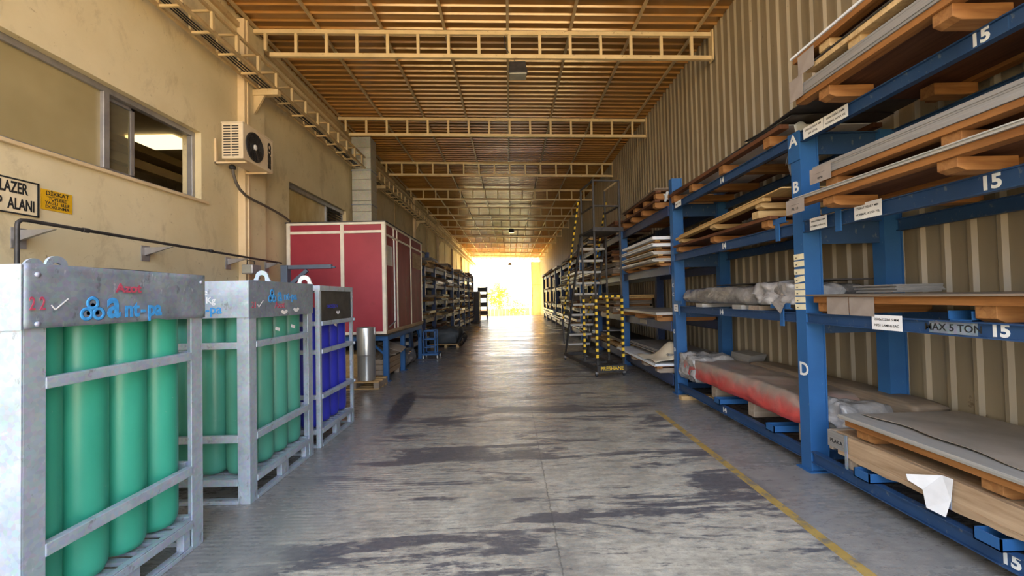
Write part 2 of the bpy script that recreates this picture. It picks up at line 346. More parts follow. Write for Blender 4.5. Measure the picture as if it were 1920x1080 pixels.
def make_floor():
    m, t, b = base('worn_concrete', 0.4, 0, 0.75)
    geo = t.nodes.new('ShaderNodeNewGeometry'); sp = t.nodes.new('ShaderNodeSeparateXYZ'); t.links.new(geo.outputs['Position'], sp.inputs[0])
    X, Y = sp.outputs[0], sp.outputs[1]
    def math_(op, a, bb=None, cc=None, clamp=False):
        n = t.nodes.new('ShaderNodeMath'); n.operation = op; n.use_clamp = clamp
        for i, v in enumerate((a, bb, cc)):
            if v is None: continue
            if isinstance(v, (int, float)): n.inputs[i].default_value = v
            else: t.links.new(v, n.inputs[i])
        return n.outputs[0]
    def sq(v, a, c_): return ramp(t, [(a, (0,0,0)), (c_, (1,1,1))], v)
    fine = tex(t, 'Noise', 26, 10, 0.75, world=True).outputs[0]
    grain = tex(t, 'Noise', 9, 10, 0.72, world=True, st=(0.6, 1.6, 1)).outputs[0]
    med = tex(t, 'Noise', 1.6, 8, 0.66, world=True, dist=0.5).outputs[0]
    big = tex(t, 'Noise', 0.75, 6, 0.6, world=True, st=(0.7, 1.2, 1)).outputs[0]
    s1 = tex(t, 'Noise', 1.15, 10, 0.64, world=True, st=(0.45, 1.9, 1), rot=(0, 0, 0.10), dist=0.9).outputs[0]
    s2 = tex(t, 'Noise', 3.2, 10, 0.7, world=True, st=(0.25, 2.4, 1), rot=(0, 0, -0.08), dist=0.5).outputs[0]
    light = ramp(t, [(0.32, (0.30, 0.272, 0.215)), (0.5, (0.49, 0.445, 0.355)), (0.68, (0.70, 0.64, 0.52))], mix(t, med, grain, 0.5))
    dark = ramp(t, [(0.3, (0.03, 0.03, 0.04)), (0.7, (0.12, 0.118, 0.135))], mix(t, fine, grain, 0.4))
    grain2 = tex(t, 'Noise', 14, 12, 0.8, world=True, st=(0.5, 1.4, 1)).outputs[0]
    v1 = math_('ADD', math_('MULTIPLY', s1, 0.70), math_('MULTIPLY', grain2, 0.30))
    v2 = math_('ADD', math_('MULTIPLY', s2, 0.5), math_('MULTIPLY', grain2, 0.5))
    f1 = math_('MULTIPLY', sq(v1, 0.502, 0.550), 0.92)
    f2 = math_('MULTIPLY', sq(v2, 0.545, 0.60), 0.85)
    f3 = math_('MULTIPLY', sq(math_('ADD', math_('MULTIPLY', big, 0.4), math_('MULTIPLY', grain2, 0.6)), 0.46, 0.60), 0.6)
    fm = math_('MAXIMUM', math_('MAXIMUM', f1, f2), f3)
    c = mix(t, light, dark, fm)
    c = mix(t, c, (0.20, 0.175, 0.14), math_('MULTIPLY', sq(fine, 0.50, 0.66), 0.45))
    c = mix(t, c, (0.09, 0.088, 0.095), math_('MULTIPLY', sq(tex(t, 'Noise', 0.55, 7, 0.6, world=True).outputs[0], 0.5, 0.62), 0.38))
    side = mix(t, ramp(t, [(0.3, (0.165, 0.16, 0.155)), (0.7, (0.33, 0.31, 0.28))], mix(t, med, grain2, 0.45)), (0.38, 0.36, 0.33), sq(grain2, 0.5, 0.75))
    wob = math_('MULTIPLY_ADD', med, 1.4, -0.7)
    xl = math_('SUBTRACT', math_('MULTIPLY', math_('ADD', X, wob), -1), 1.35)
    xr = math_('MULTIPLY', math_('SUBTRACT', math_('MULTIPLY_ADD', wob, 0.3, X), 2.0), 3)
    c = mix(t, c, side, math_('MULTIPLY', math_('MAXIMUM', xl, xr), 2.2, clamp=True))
    jl = math_('ABSOLUTE', math_('SUBTRACT', math_('MULTIPLY_ADD', grain, 0.05, X), 0.30))
    jc = math_('ABSOLUTE', math_('SUBTRACT', math_('MODULO', math_('MULTIPLY_ADD', big, 0.9, math_('MULTIPLY_ADD', grain, 0.10, Y)), 3.1), 1.5))
    c = mix(t, c, (0.045, 0.04, 0.038), ramp(t, [(0.0, (0.6,)*3), (0.004, (0.35,)*3), (0.008, (0,0,0))], math_('MINIMUM', jl, jc)))
    sc = tex(t, 'Noise', 2.0, 8, 0.78, world=True, st=(10, 0.14, 1), rot=(0, 0, -0.12)).outputs[0]
    c = mix(t, c, (0.50, 0.49, 0.46), math_('MULTIPLY', sq(sc, 0.655, 0.685), math_('MULTIPLY', sq(big, 0.45, 0.6), 0.7)))
    wv = t.nodes.new('ShaderNodeTexWave'); wv.wave_type = 'RINGS'; wv.inputs['Scale'].default_value = 7; wv.inputs['Distortion'].default_value = 3.0; wv.inputs['Detail'].default_value = 4
    mp = t.nodes.new('ShaderNodeMapping'); mp.inputs['Location'].default_value = (3.4, 2.0, 0); t.links.new(geo.outputs['Position'], mp.inputs[0]); t.links.new(mp.outputs[0], wv.inputs[0])
    lane = math_('MULTIPLY', sq(math_('MULTIPLY', X, -1), 0.35, 0.8), sq(med, 0.42, 0.6))
    c = mix(t, c, (0.075, 0.075, 0.088), math_('MULTIPLY', math_('MULTIPLY', lane, wv.outputs[1]), 0.6))
    # black skid patch left by a wheel near the table leg
    dx = math_('MULTIPLY', math_('SUBTRACT', math_('MULTIPLY_ADD', math_('SUBTRACT', Y, 6.6), 0.10, X), -1.72), 5.5)
    dy = math_('MULTIPLY', math_('SUBTRACT', Y, 6.5), 0.85)
    rr_ = math_('ADD', math_('MULTIPLY', dx, dx), math_('MULTIPLY', dy, dy))
    sk = math_('MULTIPLY', ramp(t, [(0.45, (1,1,1)), (1.0, (0,0,0))], math_('ADD', rr_, math_('MULTIPLY_ADD', grain, 0.8, -0.4))), 0.92)
    c = mix(t, c, (0.055, 0.053, 0.062), sk)
    t.links.new(c, b.inputs['Base Color'])
    rr = ramp(t, [(0.36, (0.10,)*3), (0.66, (0.48,)*3)], mix(t, s1, grain2, 0.55))
    t.links.new(rr, b.inputs['Roughness'])
    bump(t, b, mix(t, fine, s2, 0.5), 0.4, 0.008)
    return m
M['floor'] = make_floor()
M['yard'] = mottled('pale_yard_ground', (0.58, 0.52, 0.26), (0.70, 0.63, 0.34), 0.8, 0.9, world=True)  # yellowed so sunlight bounces warm onto the far ceiling
M['apron'] = mottled('warm_bounce_apron', (0.54, 0.37, 0.145), (0.66, 0.46, 0.20), 0.8, 0.9, world=True)  # unseen ground behind the camera, tinted orange to bounce warm light upward

# ------------------------------------------------------------------ setting
WL, WR, YN, YF = -4.55, 3.72, -3.0, 50.6
def roofz(x): return 6.50 - 0.027*(x+4.4)
fl = MB(); fl.box(-4.8, 4.0, YN, 36.6, -0.2, 0.0); struct(fl.build('floor', M['floor']))
fl = MB(); fl.prism([(36.6, 0.0), (36.6, -1.6), (51.2, -1.6), (51.2, -0.85)], 'X', -4.8, 4.0); struct(fl.build('exit_ramp', M['yard']))  # hidden ramp wears the yard yellow to bounce light onto the far ceiling
g = MB(); g.box(-60, 60, 51.2, 180, -1.6, -1.35); struct(g.build('yard_ground', M['yard']))
g = MB(); g.box(-30, 30, -40, YN, -0.25, -0.02); struct(g.build('bounce_apron', M['apron']))
# left wall with two strip windows
w1 = (-1.5, 6.16, 3.19, 4.20); w2 = (8.62, 11.62, 3.05, 4.16)
mb = MB(); X0, X1 = WL-0.28, WL; top = 6.75
segs = [YN, w1[0], w1[1], w2[0], w2[1], YF]
for a, c_ in ((0, 1), (2, 3), (4, 5)): mb.box(X0, X1, segs[a], segs[c_], -1.5 if a == 4 else 0, top)
for ww in (w1, w2): mb.box(X0, X1, ww[0], ww[1], 0, ww[2]); mb.box(X0, X1, ww[0], ww[1], ww[3], top)
struct(mb.build('wall_left', M['wall']))
def trap(y0, y1, pitch, depth, x, rib=0.028, slope=0.024):
    pts = []; y = y0
    while y < y1:
        pts += [(x, y), (x, y+pitch-rib-2*slope), (x-depth, y+pitch-rib-slope), (x-depth, y+pitch-slope)]
        y += pitch
    pts.append((x, y)); return pts
pr = trap(YN, YF, 0.205, 0.026, WR)
mb = MB(); zt = 6.75
vs = [(x, y, -1.5 if y > 37 else 0) for x, y in pr]+[(x, y, zt) for x, y in pr]; n = len(pr)
mb.add(vs, [(i, i+1, n+i+1, n+i) for i in range(n-1)])
mb.box(WR+0.004, WR+0.12, YN, YF, 0, zt)
struct(mb.build('wall_right', M['corr'], recalc=False))
# far wall around the gateway

# roof sheet, ribs across the hall
ys = []; y = 1.2
mb = MB(); zr = []; y = 0.4
while y < YF+0.3:
    zr += [(y, 0.030), (y+0.150, 0.030), (y+0.163, 0.0), (y+0.187, 0.0)]; y += 0.2
vs = []
for (yy, dz) in zr:
    vs += [(WL-0.2, yy, roofz(WL-0.2)+0.06+dz), (WR+0.2, yy, roofz(WR+0.2)+0.06+dz)]
n = len(zr)
mb.add(vs, [(2*i, 2*i+1, 2*i+3, 2*i+2) for i in range(n-1)])
mb2 = [(x, yy, roofz(x)+0.2) for (x, yy) in ((WL-0.2, 0.4), (WR+0.2, 0.4), (WR+0.2, YF+0.3), (WL-0.2, YF+0.3))]
mb.add(mb2, [(0, 1, 2, 3)])
struct(mb.build('ceiling', M['roof'], recalc=False))
# pilasters and wall rail on the left wall
for k, y in enumerate((7.03, 13.4, 19.7, 26.0, 32.3, 38.6, 44.9)):
    mb = MB(); mb.box(WL, WL+0.10, y+0.12, y+0.58, 0, 6.5); struct(mb.build('trim_%d' % (2*k+1), M['wall']))
    mb = MB(); mb.box(WL, WL+0.12, y-0.04, y+0.11, 0, 6.5); mb.box(WL+0.12, WL+0.14, y+0.02, y+0.07, 0, 6.5)
    struct(mb.build('trim_%d' % (2*k+2), M['cream_paint'], bevel=0.008))
# dark flashing where roof meets the left wall
mb = MB(); mb.box(WL, WL+0.05, 1.3, YF, 6.33, 6.42); struct(mb.build('trim_40', M['lattice']))
# vertical joints of the far left panels
for k, y in enumerate((16.5, 22.9, 29.2, 35.5, 41.8)):
    mb = MB(); mb.box(WL, WL+0.03, y, y+0.1, 0, 6.4); struct(mb.build('trim_%d' % (22+k), M['lattice']))

# window 1: long frosted strip with sliding sash pushed open
root = bpy.data.objects.new('window_1', None); COL.objects.link(root); root.location = (WL-0.1, 3, w1[2]); PLOC['window_1'] = Vector(root.location); root['kind'] = 'structure'
fx0, fx1 = WL-0.17, WL-0.09
mb = MB(); mb.box(fx0, fx1, w1[0], w1[1], w1[2], w1[2]+0.05); mb.box(fx0, fx1, w1[0], w1[1], w1[3]-0.07, w1[3])
mb.box(fx0, fx1, w1[1]-0.06, w1[1], w1[2]+0.05, w1[3]-0.07); mb.box(fx0-0.02, fx1+0.012, 4.76, 4.83, w1[2]+0.05, w1[3]-0.07)
mb.box(fx0, fx1, 1.2, 1.27, w1[2]+0.05, w1[3]-0.07)
mb.build('window_frame', M['alu'], root, 0.006)
mb = MB(); mb.box(fx0+0.035, fx0+0.045, w1[0], 4.76, w1[2]+0.05, w1[3]-0.07); mb.build('frosted_pane', M['frost'], root)
mb = MB(); z0, z1 = w1[2]+0.05, w1[3]-0.07; y0, y1 = 4.80, 5.24
mb.box(fx0-0.03, fx0+0.01, y0, y1, z0, z0+0.04); mb.box(fx0-0.03, fx0+0.01, y0, y1, z1-0.04, z1); mb.box(fx0-0.03, fx0+0.01, y0, y0+0.04, z0, z1); mb.box(fx0-0.03, fx0+0.01, y1-0.05, y1, z0, z1)
mb.build('sliding_sash', M['alu'], root, 0.004)
mb = MB(); mb.box(fx0-0.014, fx0-0.008, y0+0.04, y1-0.05, z0+0.04, z1-0.04); mb.build('sash_pane', M['glass'], root)
mb = MB(); mb.box(WL-0.12, WL+0.05, w1[0], w1[1]+0.09, w1[2]-0.045, w1[2]-0.005); mb.build('window_sill', M['cream_paint'], root, 0.006)
# window 2: pale pane and dark louvre above the cabin
root = bpy.data.objects.new('window_2', None); COL.objects.link(root); root.location = (WL-0.1, 10, w2[2]); PLOC['window_2'] = Vector(root.location); root['kind'] = 'structure'
mb = MB(); mb.box(fx0, fx1, w2[0], w2[1], w2[2], w2[2]+0.05); mb.box(fx0-0.03, fx1+0.03, w2[0], w2[1], w2[3]-0.10, w2[3]); mb.box(fx0, fx1, w2[0], w2[0]+0.05, w2[2], w2[3])
mb.box(fx0, fx1, w2[1]-0.05, w2[1], w2[2], w2[3]); mb.box(fx0, fx1, 10.55, 10.62, w2[2], w2[3])
mb.build('window_frame', M['alu'], root, 0.005)
mb = MB(); mb.box(fx0+0.03, fx0+0.04, w2[0]+0.05, 10.55, w2[2]+0.05, w2[3]-0.1); mb.build('frosted_pane', M['frost2'], root)
mb = MB()
for k in range(14): mb.obox((fx0+0.05, 11.1, w2[2]+0.12+k*0.07), (0.08, 0.9, 0.012), ry=0.7)
mb.build('louvre', M['steel_dark'], root)
# room seen through the open window
mb = MB(); mb.box(-10.2, -10.0, -1.2, 12.7, 1.3, 6); mb.box(-10, X0, -1.2, -1, 1.5, 6); mb.box(-10, X0, 12.5, 12.7, 1.5, 6)
struct(mb.build('wall_back', M['cardboard']))
mb = MB(); mb.box(-10, X0, -1, 12.5, 1.3, 1.5); struct(mb.build('trim_20', M['sheet_d']))
mb = MB(); mb.box(-10, X0, -1, 12.5, 5.6, 5.8); struct(mb.build('trim_21', M['cream_paint']))
def emis(name, col, st):
    m = bpy.data.materials.new(name); m.use_nodes = True; b = m.node_tree.nodes['Principled BSDF']
    b.inputs['Base Color'].default_value = (*col, 1); b.inputs['Emission Color'].default_value = (*col, 1); b.inputs['Emission Strength'].default_value = st
    return m
M['panel_glow'] = emis('side_room_glow', (1.0, 0.82, 0.42), 0.55)  # glow of the skylight, shared with the added panel
for k, (x, y) in enumerate(((-8.3, 10.0), (-7.3, 3.0))):  # skylight first; the second panel is added unseen to brighten the room
    mb = MB(); mb.box(x-0.55, x+0.55, y-0.4, y+0.4, 5.54, 5.595)
    tag(mb.build('glow_panel', M['panel_glow']), ('glowing panel for the side room skylight, seen through the open window' if k == 0 else 'added unseen glow panel further left in the side room behind frosted glass'), 'light')
for k, (x, z) in enumerate(((-6.8, 4.15), (-7.6, 4.80))):
    mb = MB(); mb.box(x-0.08, x+0.08, -1, 12.5, z, z+0.16)
    tag(mb.build('roof_beam', M['cream_paint']), ('cream beam spanning the side room behind the open window, nearer one' if k == 0 else 'cream beam spanning the side room behind the open window, deeper one'), 'beam')

# ------------------------------------------------------------------ roof steelwork
def ordw(k): return ['first','second','third','fourth','fifth','sixth','seventh','eighth','ninth','tenth','eleventh','twelfth','thirteenth','fourteenth'][k]
pl = []
for k in range(8):
    x = -4.42+k*1.118
    mb = MB(); z = roofz(x)+0.055; mb.box(x-0.022, x+0.022, 1.4, YF, z-0.045, z+0.002)
    o = mb.build('roof_purlin', M['lattice'])
    lab = ['thin roof purlin tight against the left wall', 'second roof purlin from the left wall', 'third roof purlin from the left wall', 'fourth roof purlin from the left wall', 'roof purlin running down the middle above the floodlight', 'third roof purlin from the corrugated wall', 'second roof purlin from the corrugated wall', 'roof purlin nearest the corrugated wall'][k]
    tag(o, lab, 'purlin', 'beige purlins under the roof sheets')
TY = [7.3+3.6*k for k in range(13)]
def truss(y, label):
    xl, xr = -4.38, 3.66
    root = thing('roof_truss', label, 'truss', ((xl+xr)/2, y, roofz(-0.4)), 'roof trusses across the hall')
    def zt(x): return roofz(x)-0.01
    def zb(x): return roofz(x)-0.43
    MB().bar((xl-0.06, y, zt(xl)-0.035), (xr, y, zt(xr)-0.035), 0.06, 0.07).build('top_chord', M['truss'], root)
    MB().bar((-4.16, y, zb(-4.16)-0.035), (xr, y, zb(xr)-0.035), 0.06, 0.07).build('bottom_chord', M['truss'], root)
    x = xl+0.14; k = 0
    while x < xr-0.2:
        if x < -4.15: mb = MB().bar((x, y, zb(x)+0.05), (x, y, zt(x)-0.07), 0.05, 0.045)
        else: mb = MB().bar((x, y, zb(x)), (x, y, zt(x)-0.07), 0.05, 0.045)
        mb.build('web_bar', M['truss'], root); x += 0.54
    mb = MB(); mb.box(xr, WR-0.036, y-0.07, y+0.07, zb(xr)-0.09, zt(xr)+0.03); mb.build('end_plate', M['truss'], root)
names = ['beige ladder-like roof truss nearest the viewer, floodlight below it', 'beige roof truss next behind the one with the floodlight', 'beige roof truss, third from the viewer', 'beige roof truss, fourth from the viewer', 'roof truss, fifth from the viewer', 'roof truss, sixth from the viewer, lamp at its middle', 'roof truss, seventh from the viewer', 'roof truss, sixth from the far gateway', 'roof truss, fifth from the far gateway', 'roof truss, fourth from the far gateway', 'roof truss, third from the far gateway', 'roof truss, second from the far gateway', 'last roof truss, seen against the sky in the far gateway']
for y, nm in zip(TY, names): truss(y, nm)
# lattice girder along the left wall
root = thing('lattice_girder', 'beige boxed lattice girder running along the left wall under the roof', 'girder', (-4.2, 19, 5.4))
gx0, gx1, gz0, gz1 = -4.36, -4.06, 5.42, 5.72
for (x, z) in ((gx0, gz0), (gx1, gz0), (gx0, gz1), (gx1, gz1)):
    MB().bar((x, 0.6, z), (x, YF-0.3, z), 0.04, 0.04).build('chord', M['lattice'], root)
mb = MB()
for (x, z) in ((gx0, gz1), (gx1, gz1), (gx0, gz0), (gx1, gz0)):
    pass
f0 = MB(); y = 0.95
f0.bar((gx0, y, gz0), (gx0, y, gz1), 0.035, 0.035).bar((gx1, y, gz0), (gx1, y, gz1), 0.04, 0.05).bar((gx0, y, gz1), (gx1, y, gz1), 0.03, 0.03).bar((gx0, y, gz0), (gx1, y, gz0), 0.03, 0.03)
fo = f0.build('cross_frame', M['truss'], root)
k = 1
while 0.95+0.53*k < YF-0.4 and k < 94:
    c = fo.copy(); COL.objects.link(c); c.parent = root; c.location = fo.location + Vector((0, 0.53*k, 0)); k += 1
root = thing('cable_bundle', 'dark cables clipped inside the wall girder', 'cable', (-4.2, 12, 5.45))
for j, (x, z) in enumerate(((-4.28, 5.455), (-4.24, 5.46), (-4.20, 5.455))):
    MB().tube([(x+0.02*math.sin(q*0.9+j), 1+q*1.0, z+0.01*math.sin(q*1.7+j)) for q in range(49)], 0.010, 6).build('cable', M['rubber'], root)
for k, y in enumerate((7.3, 13.6, 19.9, 26.2)):
    mb = MB(); mb.box(WL+0.1, gx1+0.05, y-0.05, y+0.05, gz0-0.12, gz0-0.025); mb.add([(WL+0.1, y-0.02, gz0-0.45), (WL+0.1, y+0.02, gz0-0.45), (gx0+0.1, y+0.02, gz0-0.12), (gx0+0.1, y-0.02, gz0-0.12), (WL+0.1, y+0.02, gz0-0.12), (WL+0.1, y-0.02, gz0-0.12)], [(0,1,2,3), (0,3,5), (1,4,2), (3,2,4,5), (0,5,4,1)])
    tag(mb.build('girder_bracket', M['truss']), ['beige gusset bracket under the wall girder above the air conditioner', 'gusset bracket under the wall girder just behind the duct', 'gusset bracket under the wall girder, third along the hall', 'gusset bracket under the wall girder, furthest along the hall'][k], 'bracket', 'girder brackets')
# floodlights
def flood(name, label, loc, s, m=None, cable=None):
    x, y, z = loc
    root = thing(name, label, 'floodlight', loc)
    mb = MB(); mb.add([(x-0.14*s, y-0.12*s, z+0.24*s), (x+0.14*s, y-0.12*s, z+0.24*s), (x+0.17*s, y-0.2*s, z), (x-0.17*s, y-0.2*s, z), (x-0.12*s, y+0.08*s, z+0.22*s), (x+0.12*s, y+0.08*s, z+0.22*s), (x+0.15*s, y+0.05*s, z), (x-0.15*s, y+0.05*s, z)],
       [(0,1,2,3), (4,7,6,5), (0,4,5,1), (3,2,6,7), (0,3,7,4), (1,5,6,2)]); mb.build('housing', M['steel_dark'], root, 0.01)
    mb = MB(); mb.box(x-0.15*s, x+0.15*s, y-0.18*s, y+0.03*s, z-0.02*s, z-0.001); mb.build('lens', m or M['lens'], root)
    MB().tube([(x-0.13*s, y, z+0.1*s), (x-0.13*s, y, z+0.27*s), (x+0.13*s, y, z+0.27*s), (x+0.13*s, y, z+0.1*s)], 0.012*s, 6).build('yoke', M['steel_dark'], root)
    if cable: MB().tube(cable, 0.008, 6).build('cable', M['rubber'], root)
z1b = roofz(0.2)-0.50
flood('floodlight', 'dark floodlight hanging under the middle of the nearest roof truss', (0.22, 7.4, z1b-0.29), 1.0, None, [(0.0, 7.34, 6.4), (0.0, 7.25, 6.1), (0.03, 7.25, 6.02), (0.1, 7.3, 5.95), (0.22, 7.4, z1b-0.05)])
flood('floodlight', 'small dark floodlight halfway down the hall under a truss', (0.15, TY[5]+0.1, z1b-0.29), 1.0)
flood('floodlight', 'dark lamp hanging under the last roof truss at the far gateway', (0.02, TY[12], z1b-0.36), 1.25)

# ------------------------------------------------------------------ lettering
FONTOBJ = {}
def letters(body, size, origin, right, up, m, parent, name='lettering', ext=0.001, align='LEFT', bold=0.0, sx=1.0):
    cu = bpy.data.curves.new('tmp', 'FONT'); cu.body = body; cu.size = size; cu.extrude = ext; cu.align_x = align; cu.align_y = 'CENTER'; cu.offset = bold; cu.resolution_u = 3
    ob = bpy.data.objects.new('tmp', cu); COL.objects.link(ob)
    dg = bpy.context.evaluated_depsgraph_get(); me = bpy.data.meshes.new_from_object(ob.evaluated_get(dg))
    bpy.data.objects.remove(ob); bpy.data.curves.remove(cu)
    r_ = Vector(right).normalized(); u_ = Vector(up).normalized(); n_ = r_.cross(u_)
    o_ = Vector(origin)
    mb = MB(); mb.add([o_+r_*v.co.x*sx+u_*v.co.y+n_*v.co.z for v in me.vertices], [tuple(p.vertices) for p in me.polygons])
    bpy.data.meshes.remove(me)
    return mb.build(name, m, parent, recalc=False)
PY, PZ, PX = (0,1,0), (0,0,1), (1,0,0); NY = (0,-1,0)
# Left-wall faces look towards +X: reading direction runs along +Y there; right-hand racks look towards -X: reading runs along -Y.

# ------------------------------------------------------------------ signs on the left wall
root = thing('wall_sign', 'cream sign with black border lettered LAZER above the pipe', 'sign', (WL, 3.5, 2.5))
sy0, sy1, sz0, sz1 = 2.75, 4.02, 2.515, 2.845
mb = MB(); mb.box(WL, WL+0.012, sy0, sy1, sz0, sz1); mb.build('plate', M['sign_c'], root)
mb = MB()
mb.box(WL+0.012, WL+0.018, sy0, sy1, sz0, sz0+0.014); mb.box(WL+0.012, WL+0.018, sy0, sy1, sz1-0.014, sz1); mb.box(WL+0.012, WL+0.018, sy0, sy0+0.014, sz0, sz1); mb.box(WL+0.012, WL+0.018, sy1-0.014, sy1, sz0, sz1)
mb.build('border', M['black'], root)
letters('LAZER', 0.145, (WL+0.0135, 3.925, 2.755), PY, PZ, M['black'], root, align='RIGHT', bold=0.004, sx=0.52)
letters('TÜP  ALANI', 0.145, (WL+0.0135, 3.985, 2.605), PY, PZ, M['black'], root, align='RIGHT', bold=0.004, sx=0.52)
root = thing('warning_sign', 'yellow DIKKAT warning sign beside the cream sign', 'sign', (WL, 4.2, 2.6))
mb = MB(); mb.box(WL, WL+0.008, 4.045, 4.33, 2.61, 2.81); mb.build('plate', M['sign_y'], root)
letters('DİKKAT', 0.058, (WL+0.0095, 4.19, 2.775), PY, PZ, M['black'], root, align='CENTER', bold=0.0006)
mb = MB(); mb.box(WL+0.008, WL+0.0095, 4.09, 4.29, 2.744, 2.747); mb.build('rule', M['black'], root)
for k, s_ in enumerate(('TÜPLERE', 'YAĞLI  ELLE', 'DOKUNMA')):
    letters(s_, 0.043, (WL+0.0095, 4.19, 2.722-0.04*k), PY, PZ, M['black'], root, align='CENTER', bold=0.0003)

# ------------------------------------------------------------------ gas pipe on brackets, wall lamp, jib arm
px = WL+0.30
root = thing('gas_pipe', 'thin black gas pipe running along the left wall above the cylinder cages', 'pipe', (px, 5.5, 2.4))
MB().tube([(px, 3.60, 0.9), (px, 3.60, 2.36), (px, 3.605, 2.39), (px, 3.63, 2.415), (px, 3.67, 2.42), (px, 5.5, 2.40), (px, 7.75, 2.375)], 0.017, 10).build('tube', M['steel_dark'], root)
for y in (4.15, 5.9): MB().tube([(px, y, 2.415-0.008*(y-4)), (px, y+0.06, 2.414-0.008*(y-4))], 0.024, 10).build('coupling', M['steel_dark'], root)
for k, (y, lb) in enumerate(((3.86, 'steel pipe bracket under the wall pipe beside the cream sign'), (5.2, 'steel pipe bracket under the wall pipe, second from the sign'), (6.72, 'steel pipe bracket above the small wall lamp'), (7.62, 'steel pipe bracket closest to the crimson cabin'))):
    mb = MB(); mb.box(WL + (0.1 if k == 3 else 0), WL+0.012+(0.1 if k == 3 else 0), y-0.06, y+0.06, 2.20, 2.39)
    o0 = WL+0.012+(0.1 if k == 3 else 0)
    mb.add([(o0, y-0.015, 2.37), (o0, y+0.015, 2.37), (px+0.05, y+0.015, 2.37), (px+0.05, y-0.015, 2.37), (o0, y-0.015, 2.27), (o0, y+0.015, 2.27)], [(0,1,2,3), (4,3,2,5), (0,3,4), (1,5,2), (0,4,5,1)])
    tag(mb.build('pipe_bracket', M['alu']), lb, 'bracket', 'pipe brackets')
root = thing('wall_lamp', 'small square wall floodlight under the black pipe beside the pilaster', 'lamp', (WL+0.2, 6.85, 2.12))
mb = MB(); mb.box(WL+0.22, WL+0.40, 6.72, 6.96, 2.12, 2.27); mb.build('housing', M['alu'], root, 0.012)
mb = MB(); mb.box(WL+0.24, WL+0.38, 6.712, 6.719, 2.135, 2.255); mb.build('lens', M['lens'], root)
mb = MB(); mb.tube([(WL+0.30, 6.75, 2.27), (WL+0.30, 6.75, 2.34), (WL+0.30, 6.93, 2.34), (WL+0.30, 6.93, 2.27)], 0.008, 6); mb.build('yoke', M['steel_dark'], root)
mb = MB(); mb.tube([(WL+0.38, 6.93, 2.14), (WL+0.36, 6.98, 2.05), (WL+0.2, 6.99, 1.95), (WL+0.14, 6.99, 1.7)], 0.006, 6); mb.build('cable', M['rubber'], root)
root = thing('steel_jib', 'blue-grey steel jib arm with diagonal brace standing before the crimson cabin', 'jib', (-3.9, 7.3, 0))
mb = MB(); mb.box(-3.99, -3.87, 7.24, 7.36, 0.01, 2.29); mb.build('mast', M['steel_grey'], root, 0.006)
mb = MB(); mb.box(-3.87, -3.12, 7.26, 7.34, 2.22, 2.29); mb.tube([(-3.14, 7.3, 2.245), (-3.06, 7.3, 2.24)], 0.018, 8); mb.build('arm', M['steel_grey'], root, 0.006)
MB().bar((-3.87, 7.3, 1.93), (-3.55, 7.3, 2.20), 0.05, 0.06).build('brace', M['steel_grey'], root)
mb = MB(); mb.box(-4.08, -3.78, 7.15, 7.45, 0, 0.012); mb.build('base_plate', M['steel_grey'], root)

# ------------------------------------------------------------------ air conditioner
ax0, ax1, ay0, ay1, az0, az1 = -4.37, -4.04, 6.33, 7.14, 3.86, 4.42
root = thing('air_conditioner', 'ivory outdoor air conditioner unit bracketed high on the left wall', 'air conditioner', (-4.2, 6.7, az0))
MB().box(ax0, ax1, ay0, ay1, az0, az1).build('casing', M['ac'], root, 0.015, 3)
mb = MB(); mb.box(ax0-0.005, ax1+0.006, ay0-0.006, ay1+0.006, az1-0.01, az1+0.012); mb.build('top_cover', M['ac'], root, 0.006)
cy, cz = 6.62, 4.13
mb = MB(); mb.lathe((ax1+0.002, cy, cz), [(0.232, 0), (0.232, 0.012), (0.215, 0.014), (0.212, 0.003), (0.0, 0.001)], 40, 'X'); mb.build('fan_ring', M['ac_dark'], root)
mb = MB()
for q in range(1, 8): 
    R_ = 0.03+q*0.026; mb.tube([(ax1+0.018, cy+R_*math.cos(a*PI/18), cz+R_*math.sin(a*PI/18)) for a in range(36)], 0.0022, 4, closed=True)
for q in range(16): mb.bar((ax1+0.017, cy+0.04*math.cos(q*PI/8), cz+0.04*math.sin(q*PI/8)), (ax1+0.017, cy+0.218*math.cos(q*PI/8+0.35), cz+0.218*math.sin(q*PI/8+0.35)), 0.004, 0.004, up=(1,0,0))
mb.build('fan_guard', M['steel_dark'], root)
mb = MB(); mb.lathe((ax1+0.002, cy, cz), [(0.045, 0), (0.045, 0.018), (0.03, 0.026), (0.0, 0.028)], 20, 'X'); mb.build('fan_hub', M['white'], root)
mb = MB()
for i in range(12):
    for j in range(2): mb.box(ax0+0.035+j*0.125, ax0+0.14+j*0.125, ay0-0.003, ay0+0.001, az0+0.045+i*0.041, az0+0.064+i*0.041)
mb.build('side_grille', M['ac_dark'], root)
letters('BEKO', 0.115, (ax1+0.003, 7.03, az0+0.05), PZ, NY, M['ac_dark'], root, name='lettering', bold=0.009, sx=1.5)
for k, y in enumerate((6.45, 7.02)):
    mb = MB(); mb.box(WL+(0.10 if k else 0), ax1-0.03, y-0.02, y+0.02, az0-0.035, az0-0.005); mb.box(WL+(0.10 if k else 0), WL+0.03+(0.10 if k else 0), y-0.02, y+0.02, az0-0.035, az0+0.36)
    mb.build('wall_bracket', M['cream_paint'], root, 0.003)
root = thing('drain_hose', 'ribbed grey hose looping down from the air conditioner to the cabin roof', 'hose', (-4.3, 7, 3.3))
hp = [(-4.38, 6.60, 3.83), (-4.38, 6.62, 3.72), (-4.37, 6.66, 3.60), (-4.36, 6.74, 3.50), (-4.35, 6.88, 3.43), (-4.35, 7.10, 3.40), (-4.35, 7.40, 3.38), (-4.36, 7.75, 3.35), (-4.36, 8.05, 3.31), (-4.36, 8.28, 3.255)]
MB().tube(hp, 0.022, 8).build('hose', M['hose'], root)
